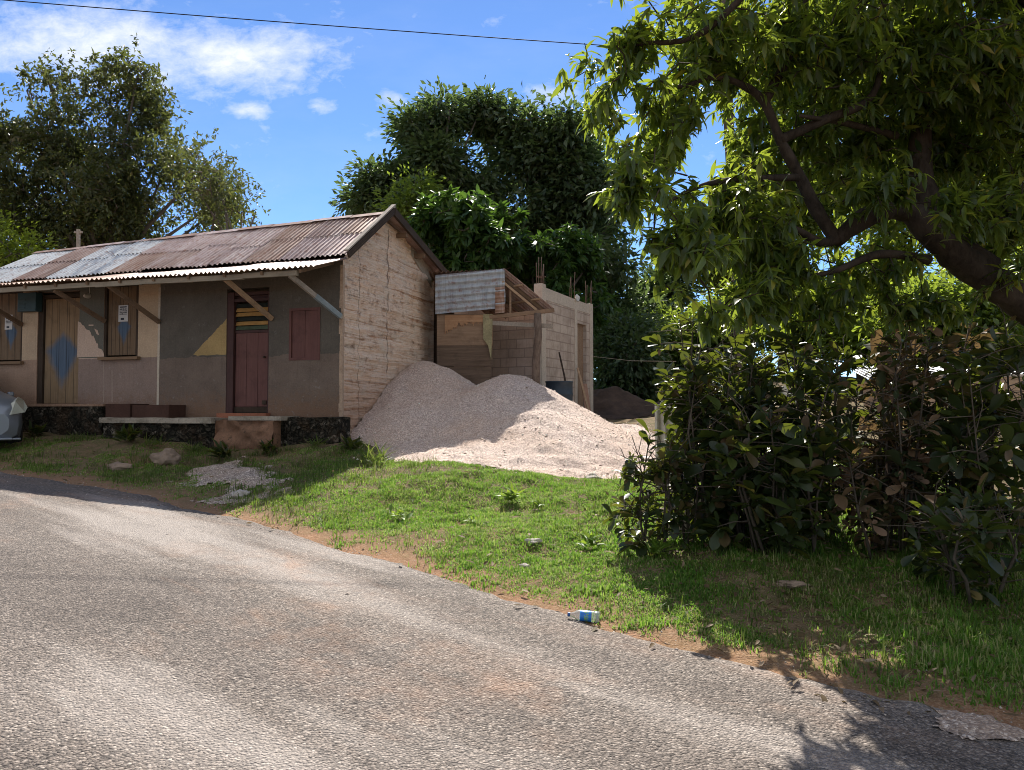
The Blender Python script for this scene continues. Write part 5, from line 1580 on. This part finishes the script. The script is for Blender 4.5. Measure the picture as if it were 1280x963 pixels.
tb.build('trunk', MT['bark'], mango, True)
TD = norm(norm(tips - par) + np.array([0, 0, -.05]) + rng.normal(size=tips.shape) * .35)
P, D, N, L, Wd = whorl_leaves(tips, TD, 10, .06, .185, .30, rng, (.35, 1.6), .40, .16)
V, F = leaf_arrays(P, D, N, L, Wd, 'lance', .16, .22 + rng.random((len(P), 1)) * .2)
np_mesh('crown', V - np.array(mb_base), F, MT['mango'], mango, True)

# ------------------------------------------------------------------ big leaved shrubs
def shrub(px, Y, stems, hgt, spread, label, mat_, seed, per=13, L0=.10, L1=.20, cat='shrub', lean=0):
    rg = np.random.default_rng(seed)
    p = at(px, 700, Y); base = Vector((p.x, p.y, hz(p.x, p.y) - .02))
    root = empty('broadleaf_shrub', base, label, cat, 'big leaved shrubs along the bank')
    sb = MB(); T = []; TDs = []
    for i in range(max(5, int(stems * .80))):
        a = rg.uniform(0, 6.28); r = spread * math.sqrt(rg.random()); hh = hgt * rg.uniform(.6, 1.08)
        b0 = Vector((math.cos(a) * r * .5 + rg.normal() * .04, math.sin(a) * r * .4, 0)); t = Vector((math.cos(a) * r + lean * hh, math.sin(a) * r * .6, hh))
        m_ = b0.lerp(t, .5) + Vector((rg.normal() * .10, rg.normal() * .10, 0))
        rs_0 = rg.uniform(.009, .017)
        sb.tube([b0 - Vector((0, 0, .1)), b0.lerp(m_, .5) + Vector((rg.normal() * .03, 0, 0)), m_, t], [rs_0, rs_0 * .85, rs_0 * .7, .005], 6)
        T.append(t); TDs.append((t - m_).normalized() + Vector((0, 0, .4)))
        for q in range(rg.integers(6, 10)):
            f = rg.uniform(.10, .95); s0 = b0.lerp(m_, f * 2) if f < .5 else m_.lerp(t, (f - .5) * 2)
            dr = Vector((rg.normal(), rg.normal() * .7, rg.uniform(-.15, .6))).normalized(); e = s0 + dr * rg.uniform(.12, .36) * (1.15 - .3 * f)
            if e.z < .06: e.z = .06
            sb.tube([s0, s0.lerp(e, .5) + Vector((0, 0, .02)), e], [.006, .005, .003], 5, cap=False)
            T.append(e); TDs.append(dr + Vector((0, 0, .5)))
        for q in range(6):    # bare twigs
            s0 = m_.lerp(t, rg.random()); dr = Vector((rg.normal(), rg.normal() * .6, rg.uniform(-.2, 1))).normalized(); e = s0 + dr * rg.uniform(.2, .5)
            if e.z > .1: sb.tube([s0, s0.lerp(e, .5) + Vector((rg.normal() * .03, 0, .02)), e], [.005, .004, .0025], 5, cap=False)
    sb.build('stem', MT['stem'], root, True)
    T = np.array([tuple(q) for q in T]); TDs = np.array([tuple(q) for q in TDs])
    P, D, N, L, Wd = whorl_leaves(T, TDs, per, L0 * 1.1, L1 * 1.15, .50, rg, (.35, 1.6), .18, .16)
    L = L * rg.choice([.4, .6, .8, .95, 1.1], len(P)); Wd = L * rg.uniform(.36, .54, len(P))
    V, F = leaf_arrays(P, D, N + rg.normal(size=N.shape) * .25, L, Wd, 'obov', .06 + .26 * rg.random((len(P), 1)), rg.uniform(-.05, .75, (len(P), 1)) * rg.random((len(P), 1)))
    np_mesh('foliage', V, F, mat_, root, True)
    return root


shrub(818, 6.35, 6, 1.15, .16, 'slim dark croton like shrub leftmost on the bank by the sunny grass', MT['croton'], 1, 12, .08, .15)
shrub(858, 6.7, 11, 2.05, .36, 'tall shrub with lime tipped leaves in front of the zinc panel', MT['croton'], 2, 11, .10, .18)
shrub(920, 6.6, 14, 1.9, .52, 'dense dark shrub just right of the concrete blocks', MT['croton'], 3, 12)
shrub(985, 6.3, 13, 1.45, .55, 'low dark green shrub in the middle of the shrub row', MT['croton'], 4, 12, .12, .22)
shrub(1075, 6.5, 9, 1.85, .60, 'sparse half dried shrub with brown leaves below the big limb', MT['croton_dry'], 5, 7, .09, .17)
shrub(1165, 6.7, 10, 1.95, .55, 'tall browned shrub with tan leaves in front of the tan wall', MT['croton_dry'], 6, 9, .10, .19)
shrub(1248, 6.1, 10, 1.6, .50, 'dark green shrub rightmost of the row at the picture edge', MT['croton'], 7, 12, .12, .22)
shrub(945, 7.2, 12, 2.2, .55, 'tall shadowy shrub behind the low middle shrub', MT['croton'], 8, 11)
shrub(1090, 7.0, 12, 1.7, .55, 'shadowy shrub behind the half dried one', MT['croton'], 12, 11)
shrub(1205, 6.9, 12, 1.9, .5, 'shadowy shrub in front of the tan wall beside the browned one', MT['croton'], 13, 10)
shrub(1020, 6.75, 13, 1.75, .50, 'dark shrub between the low middle shrub and the half dried one', MT['croton'], 10, 11)
shrub(1120, 6.2, 8, 1.25, .45, 'waist high brown leaved shrub below the gap to the tan wall', MT['croton_dry'], 11, 9, .09, .16)
shrub(1215, 5.35, 7, .75, .40, 'knee high big leaved plant in front of the rightmost shrub', MT['croton'], 9, 9, .10, .17)

# ------------------------------------------------------------------ weeds
def weed(px, py, Y, n, L0, L1, label, seed, mat_=None, shape='lance', wr=.25, up=.5):
    rg = np.random.default_rng(seed); p = at(px, py, Y); base = np.array([p.x, p.y, hz(p.x, p.y)])
    o_ = np.zeros((n, 3)); o_[:, :2] = rg.normal(size=(n, 2)) * L1 * .25
    D = rg.normal(size=(n, 3)); D[:, 2] = np.abs(D[:, 2]) * .6 + up
    P = o_ + np.array([0, 0, .02]) + np.array([0, 0, 1]) * (rg.random((n, 1)) * L1 * .5 * (shape != 'blade'))
    L = rg.uniform(L0, L1, n)
    V, F = leaf_arrays(P, D, np.array([0, 0, 1.0]) + rg.normal(size=(n, 3)) * .3, L, L * wr, 'lance' if shape == 'blade' else shape, .1, rg.uniform(.1, .5, (n, 1)))
    o = np_mesh('weed', V, F, mat_ or MT['weed'], None, True); o.location = base
    tag(o, label, 'plant', 'weeds on the verge'); return o
weed(640, 634, 8.6, 70, .08, .17, 'leafy green weed clump in the middle of the sunny grass', 1)
weed(672, 640, 8.4, 30, .06, .12, 'smaller weed right beside the leafy clump in the sunny grass', 2)
weed(500, 662, 7.75, 26, .06, .14, 'bright rosette weed in the sunny grass near the road', 3, None, 'lance', .35)
weed(465, 572, 10.7, 90, .18, .42, 'spiky dark grass tuft at the foot of the gravel pile', 4, MT['grass_dk'], 'blade', .05, .9)
weed(440, 548, 11.9, 60, .10, .22, 'dark weed against the gravel by the house corner', 5, MT['croton'], 'lance', .35)
weed(590, 668, 7.4, 22, .05, .10, 'tiny weed among straw coloured grass', 6)
weed(740, 690, 6.7, 50, .07, .14, 'weed clump left of the shadow of the shrubs', 7)
weed(1060, 830, 4.55, 30, .06, .13, 'sunlit light green tuft on the shaded bank above the road', 8, None, 'blade', .06, .7)
weed(1110, 828, 4.55, 26, .05, .12, 'light green tuft in shade right of the sunlit one', 9, None, 'blade', .06, .7)
weed(280, 568, 11.9, 50, .12, .26, 'straggly weed below the orange plinth', 10, MT['croton'], 'lance', .3)
weed(190, 556, 12.5, 60, .12, .30, 'dark weed growing under the broken ledge', 11, MT['grass_dk'], 'blade', .06, .7)
for k_, (px_, py_, Y_, n_w, L_, lab_) in enumerate([(45, 548, 13.6, 50, .24, 'dark weeds at the foot of the stone base right of the car'), (95, 549, 13.3, 40, .2, 'dark weeds under the brown door with the blue mark'), (160, 553, 12.7, 70, .26, 'thick weeds below the dark red steps'),
        (240, 557, 12.3, 60, .24, 'weeds below the right end of the pale ledge'), (335, 562, 12.0, 60, .22, 'weeds at the right corner of the orange plinth'), (395, 560, 12.0, 70, .24, 'dark weeds in front of the stone base by the gable corner')]):
    weed(px_, py_, Y_, n_w, L_ * .4, L_, lab_, 40 + k_, MT['grass_dk'] if k_ % 2 else MT['croton'], 'blade' if k_ % 2 else 'lance', .07 if k_ % 2 else .3, .7)
weed(820, 690, 6.15, 60, .08, .16, 'green weed patch at the foot of the leftmost shrub', 12)

# ------------------------------------------------------------------ grass (one sheet of blades)
def blades(X, Y, Lb, rg, wid=.006, splay=.6):
    n = len(X); Z = h(X, Y)
    P = np.stack([X, Y, Z - .004], 1)
    az = rg.random(n) * 6.28; lean_ = rg.random(n) * splay
    S = np.stack([np.cos(az), np.sin(az), np.zeros(n)], 1); Fd = np.stack([-np.sin(az), np.cos(az), np.zeros(n)], 1)
    U = np.array([0, 0, 1.0])
    Lb = Lb[:, None]; ln = lean_[:, None]; w = wid * rg.uniform(.7, 1.4, (n, 1))
    mid_ = P + U * Lb * .55 * (1 - ln * .3) + Fd * Lb * ln * .3; tip = P + U * Lb * (1 - ln * .62) + Fd * Lb * ln * 1.05
    V = np.stack([P - S * w, P + S * w, mid_ + S * w * .75, mid_ - S * w * .75, tip], 1).reshape(-1, 3)
    o = (np.arange(n) * 5)[:, None]
    return V, [o + np.array([[0, 1, 2, 3]]), o + np.array([[3, 2, 4]])]


def house_mask(X, Y):
    a = (X - HC.x) * HX.x + (Y - HC.y) * HX.y; c = (X - HC.x) * HY.x + (Y - HC.y) * HY.y
    return (a < .2) & (c > -.62)


def scatter(n, x0, x1, y0, y1, rg):
    X = rg.uniform(x0, x1, n); Y = rg.uniform(y0, y1, n)
    k_ = X / np.maximum(Y, .5)
    m_ = (np.abs(k_) < .82)
    return X[m_], Y[m_]


rg = np.random.default_rng(5)
# tufts clumped: seeds then blades round them
X, Y = scatter(340000, -10, 5.6, 3.2, 13.6, rg)
sd = road_sd(X, Y)
dens = sstep(.06, .62, sd + (fbm(X * 2.3, Y * 2.3, 3) - .5) * .7)
patch = fbm(X * 1.0 + 4, Y * 1.0 + 7, 4)
dens = dens * (.16 + .84 * sstep(.36, .50, patch + .06 + .10 * sstep(1.2, 2.0, X)))
left = sstep(-1.2, -3.5, X + .0)                # sparser, worn ground in front of the house
dens = dens * (1 - left * np.clip(.55 + 1.6 * (fbm(X * 1.7 + 9, Y * 1.7, 3) - .45), .25, .95))
dens = dens * np.where(Y > 9.2, .75, 1)
ok = (rg.random(len(X)) < dens) & ~house_mask(X, Y) & ~gravel_mask(X, Y) & ~spill_mask(X, Y)
X, Y, left = X[ok], Y[ok], left[ok]
tuft = fbm(X * 6, Y * 6, 2)
reps = 4
X = np.repeat(X, reps) + rg.normal(size=len(X) * reps) * .022; Y = np.repeat(Y, reps) + rg.normal(size=len(Y) * reps) * .022; tuft = np.repeat(tuft, reps)
Lb = .015 + .060 * tuft ** 1.7 * rg.uniform(.5, 1.5, len(X))
under = sstep(1.5, 2.4, X) * sstep(8.0, 7.0, Y)
Lb = Lb * (1 + 1.1 * under * rg.random(len(X)))
V, F = blades(X, Y, Lb, rg, .0042, 1.1)
tag(np_mesh('grass', V, F, MT['grass']), 'short lawn grass on the sunny bank', 'grass', kind='stuff')
# longer rough stalks
X, Y = scatter(26000, -10, 5.6, 3.2, 13.4, rg)
sd = road_sd(X, Y)
dens = sstep(.05, .5, sd) * sstep(.45, .62, fbm(X * 1.6 + 31, Y * 1.6, 4)) * (.35 + .65 * np.maximum(sstep(1.4, 2.2, X), sstep(-1.0, -3.0, X)))
ok = (rg.random(len(X)) < dens) & ~house_mask(X, Y) & ~gravel_mask(X, Y) & ~spill_mask(X, Y)
X, Y = X[ok], Y[ok]
X = np.repeat(X, 4) + rg.normal(size=len(X) * 4) * .03; Y = np.repeat(Y, 4) + rg.normal(size=len(Y) * 4) * .03
V, F = blades(X, Y, rg.uniform(.06, .17, len(X)), rg, .0036, 1.1)
tag(np_mesh('rough_grass', V, F, MT['grass_dk']), 'longer rough grass stalks on the shaded bank', 'grass', kind='stuff')

# leaf litter
X, Y = scatter(12000, -8, 5.5, 3.6, 12.5, rg); sd = road_sd(X, Y)
dens = (sd > -.15) * (.08 + .9 * sstep(1.0, 1.8, X) * (Y < 9)) 
ok = (rg.random(len(X)) < dens) & ~house_mask(X, Y) & ~gravel_mask(X, Y)
X, Y = X[ok], Y[ok]; n = len(X)
P = np.stack([X, Y, h(X, Y) + .012 + rg.random(n) * .035], 1); D = rg.normal(size=(n, 3)); D[:, 2] *= .3
L = rg.uniform(.03, .09, n)
V, F = leaf_arrays(P, D, np.array([0, 0, 1.0]) + rg.normal(size=(n, 3)) * .4, L, L * .38, 'lance', .2, rg.uniform(-.3, .3, (n, 1)))
tag(np_mesh('leaf_litter', V, F, MT['litter']), 'dry fallen leaves under the shrubs', 'fallen leaves', kind='stuff')

# loose stones along the edge, on the road and on the heap
oct_v = np.array([(1, 0, 0), (-1, 0, 0), (0, 1, 0), (0, -1, 0), (0, 0, 1), (0, 0, -1)], float)
oct_f = np.array([(0, 2, 4), (2, 1, 4), (1, 3, 4), (3, 0, 4), (2, 0, 5), (1, 2, 5), (3, 1, 5), (0, 3, 5)])
cube_v = np.array([(-1, -1, -1), (1, -1, -1), (1, 1, -1), (-1, 1, -1), (-.8, -.8, 1), (.8, -.8, 1), (.8, .8, 1), (-.8, .8, 1)], float) * .72


def stones(X, Y, Z, r, rg, mat_, name, label):
    n = len(X)
    base_v = np.concatenate([oct_v, cube_v[4:] * .8])
    V = np.repeat(oct_v[None], n, 0) * rg.uniform(.55, 1.25, (n, 6, 3)) * r[:, None, None]
    a = rg.random(n) * 6.28; ca, sa = np.cos(a)[:, None], np.sin(a)[:, None]
    Vx = V[..., 0] * ca - V[..., 1] * sa; Vy = V[..., 0] * sa + V[..., 1] * ca
    V = np.stack([Vx + X[:, None], Vy + Y[:, None], V[..., 2] * .7 + Z[:, None] + (r * .2)[:, None]], -1).reshape(-1, 3)
    Fq = (np.arange(n) * 6)[:, None, None] + oct_f[None]
    return tag(np_mesh(name, V, [Fq.reshape(-1, 3)], mat_), label, 'gravel', kind='stuff')


def stone_mat(name, lo, hi):
    m = M(name); c = m.ramp(m.isl(), [(0, lo), (.7, hi), (1, tuple(min(.8, x * 1.5) for x in hi))]); return m.done(m.pbr(c, .9, m.bump(m.noise(m.pos(), 150, 3), .5, .003), 0, .2))


X, Y = scatter(60000, -9, 3.5, 2.0, 12, rg); sd = road_sd(X, Y)
pr = np.where(sd < 0, .04 + .55 * np.exp(-np.abs(sd) / .25), .75 * np.exp(-sd / .22)) * sstep(.3, .6, fbm(X * 2, Y * 2, 3))
ok = rg.random(len(X)) < pr; X, Y = X[ok], Y[ok]
r = rg.uniform(.003, .009, len(X)) * np.where(rg.random(len(X)) < .05, 2.0, 1)
stones(X, Y, np.where(road_sd(X, Y) < 0, plane_z(X, Y) + .014, h(X, Y)), r, rg, stone_mat('road_chips', (.16, .11, .085), (.42, .36, .31)), 'road_chippings', 'loose stone chips along the road edge')
X = rg.uniform(-3, 3.2, 34000); Y = rg.uniform(9.0, 16, 34000); hh = h(X, Y); zz = heap_z(X, Y, hh)
ok = ((zz > hh + .0) | (rg.random(len(X)) < .10 * np.exp(-np.maximum(0, -poly_sd(X, Y, FANXY)) / .35))) & ~house_mask(X, Y); zz = np.maximum(zz, hh + .004); X, Y, zz = X[ok], Y[ok], zz[ok]
r = rg.uniform(.004, .011, len(X)) * np.where(rg.random(len(X)) < .015, 3.0, 1)
stones(X, Y, zz, r, rg, stone_mat('pile_stones', (.40, .32, .27), (.70, .58, .49)), 'gravel_stones', 'coarser stones scattered over the gravel pile')
# worn concrete apron at the road edge, bottom right
AP = np.array([on_plane(*q) for q in [(1150, 897), (1200, 893), (1270, 906), (1330, 918), (1300, 930), (1230, 924), (1175, 912)]])
ax_, ay_ = np.meshgrid(np.arange(AP[:, 0].min() - .2, AP[:, 0].max() + .2, .025), np.arange(AP[:, 1].min() - .2, AP[:, 1].max() + .2, .025))
asd = poly_sd(ax_, ay_, AP) + (fbm(ax_ * 5, ay_ * 5, 4) - .5) * .34 + (fbm(ax_ * 18, ay_ * 18, 3) - .5) * .16
az_ = np.maximum(h(ax_, ay_), plane_z(ax_, ay_) + .018) + .002 + .018 * sstep(0, .15, asd) + (fbm(ax_ * 14, ay_ * 14, 3) - .5) * .02
tag(grid_mesh('concrete_patch', ax_, ay_, az_ + (fbm(ax_ * 30, ay_ * 30, 2) - .5) * .02, MT['gravel_grey'], asd > 0), kind='structure')

# ------------------------------------------------------------------ light
SUN_A, SUN_E = rad(2.5), rad(44.5)
S = Vector((math.sin(SUN_A) * math.cos(SUN_E), math.cos(SUN_A) * math.cos(SUN_E), math.sin(SUN_E)))
sun_d = bpy.data.lights.new('sun', 'SUN'); sun_d.energy = 4.1; sun_d.angle = rad(.5); sun_d.color = (1, .94, .85)
sun = bpy.data.objects.new('sun', sun_d); COL.objects.link(sun)
sun.rotation_euler = (-S).to_track_quat('-Z', 'Y').to_euler(); sun.location = (0, 20, 30)

world = bpy.data.worlds.new('World'); SC.world = world; world.use_nodes = True
wt = world.node_tree; wt.nodes.clear()
class WN(M):
    def __init__(s): s.t = wt
w_ = WN()
wo = w_.n('ShaderNodeOutputWorld'); bg = w_.n('ShaderNodeBackground')
sky = w_.n('ShaderNodeTexSky', sky_type='NISHITA', sun_disc=False)
sky.sun_elevation = SUN_E; sky.sun_rotation = SUN_A; sky.altitude = 0; sky.air_density = .68; sky.dust_density = 0; sky.ozone_density = 7.5
vec = w_.coord('Generated'); vs_ = w_.sep(vec)
yy_ = w_.math('MAXIMUM', vs_[1], .08)
uu = w_.math('DIVIDE', vs_[0], yy_); vv = w_.math('DIVIDE', vs_[2], yy_)
uv = w_.comb(uu, vv, 0.0)
fwd = w_.ramp(vs_[1], [(.1, 0.0), (.25, 1.0)])
nz1 = w_.noise(w_.mapv(uv, (1, 2.0, 1)), 5.0, 8, .62, .3)
nz2 = w_.noise(w_.mapv(uv, (1, 1.8, 1), (0, 0, rad(12))), 13.0, 7, .65, .2)
mask = None
def uvp(px, py):
    d = ray(px, py); return d.x / d.y, d.z / d.y
for (px, py, rx, ry, am) in [(110, 52, 170, 48, 1.0), (300, 72, 120, 44, 1.1), (200, 90, 170, 40, .75), (312, 137, 32, 13, .75), (402, 136, 24, 13, .75), (488, 122, 24, 15, .65), (620, 26, 28, 14, .5), (700, 122, 50, 24, .6), (20, 275, 90, 55, .7), (60, 20, 160, 20, .5)]:
    cu, cv = uvp(px, py)
    du = w_.math('DIVIDE', w_.math('SUBTRACT', uu, cu), rx / F_PX); dv = w_.math('DIVIDE', w_.math('SUBTRACT', vv, cv), ry / F_PX)
    d2_ = w_.math('ADD', w_.math('MULTIPLY', du, du), w_.math('MULTIPLY', dv, dv))
    e_ = w_.math('MULTIPLY', w_.math('POWER', 2.718, w_.math('MULTIPLY', d2_, -1.0)), am)
    mask = e_ if mask is None else w_.math('MAXIMUM', mask, e_)
nz3 = w_.noise(w_.mapv(uv, (1, 1.5, 1), (0, 0, rad(-8))), 34.0, 6, .65, .4)
nn_ = w_.math('ADD', w_.math('MULTIPLY', nz1, .36), w_.math('ADD', w_.math('MULTIPLY', nz2, .34), w_.math('MULTIPLY', nz3, .30)))
nn_ = w_.math('ADD', w_.math('MULTIPLY', w_.math('SUBTRACT', nn_, .5), 2.3), .5)
den = w_.math('SUBTRACT', w_.math('ADD', mask, w_.math('MULTIPLY', nn_, 1.5)), 1.0)
den = w_.ramp(den, [(.0, 0.0), (.4, .40), (.95, .95)])
den = w_.math('MULTIPLY', den, fwd)
haze_ = w_.math('MULTIPLY', w_.ramp(w_.noise(w_.mapv(uv, (1, 2.6, 1)), 3.0, 6, .6), [(.45, 0.0), (.75, .08)]), fwd)
den = w_.math('MAXIMUM', den, haze_)
CLOUD = (5.0, 5.2, 5.6)
# unseen broken cloud added behind and above the viewer as white fill light
bn = w_.noise(w_.mapv(vec, (1, 1, 1.6)), 2.4, 7, .6, .3)
bk_ = w_.ramp(bn, [(.38, 0.0), (.52, 1.0)])
bk_ = w_.math('MULTIPLY', bk_, w_.ramp(w_.math('MULTIPLY_ADD', vs_[1], -1.0, .5), [(.20, 0.0), (.55, 1.0)]))
bk_ = w_.math('MULTIPLY', bk_, w_.ramp(vs_[2], [(.0, 0.0), (.10, 1.0)]))
colr = w_.mix(den, sky.outputs[0], CLOUD)
colr = w_.mix(bk_, colr, (3.7, 3.7, 3.75))
w_.t.links.new(colr, bg.inputs[0]); bg.inputs[1].default_value = .085
w_.t.links.new(bg.outputs[0], wo.inputs[0])

# ------------------------------------------------------------------ render settings
SC.view_settings.view_transform = 'Standard'; SC.view_settings.look = 'None'; SC.view_settings.gamma = 1
SC.view_settings.exposure = 1.28; SC.view_settings.use_curve_mapping = False
SC.render.engine = 'CYCLES'
cy = SC.cycles
cy.max_bounces = 6; cy.diffuse_bounces = 3; cy.glossy_bounces = 2; cy.transmission_bounces = 5; cy.transparent_max_bounces = 6
cy.filter_width = .95
cy.use_denoising = True; cy.sample_clamp_indirect = 6
SC.render.resolution_x = 1024; SC.render.resolution_y = 770
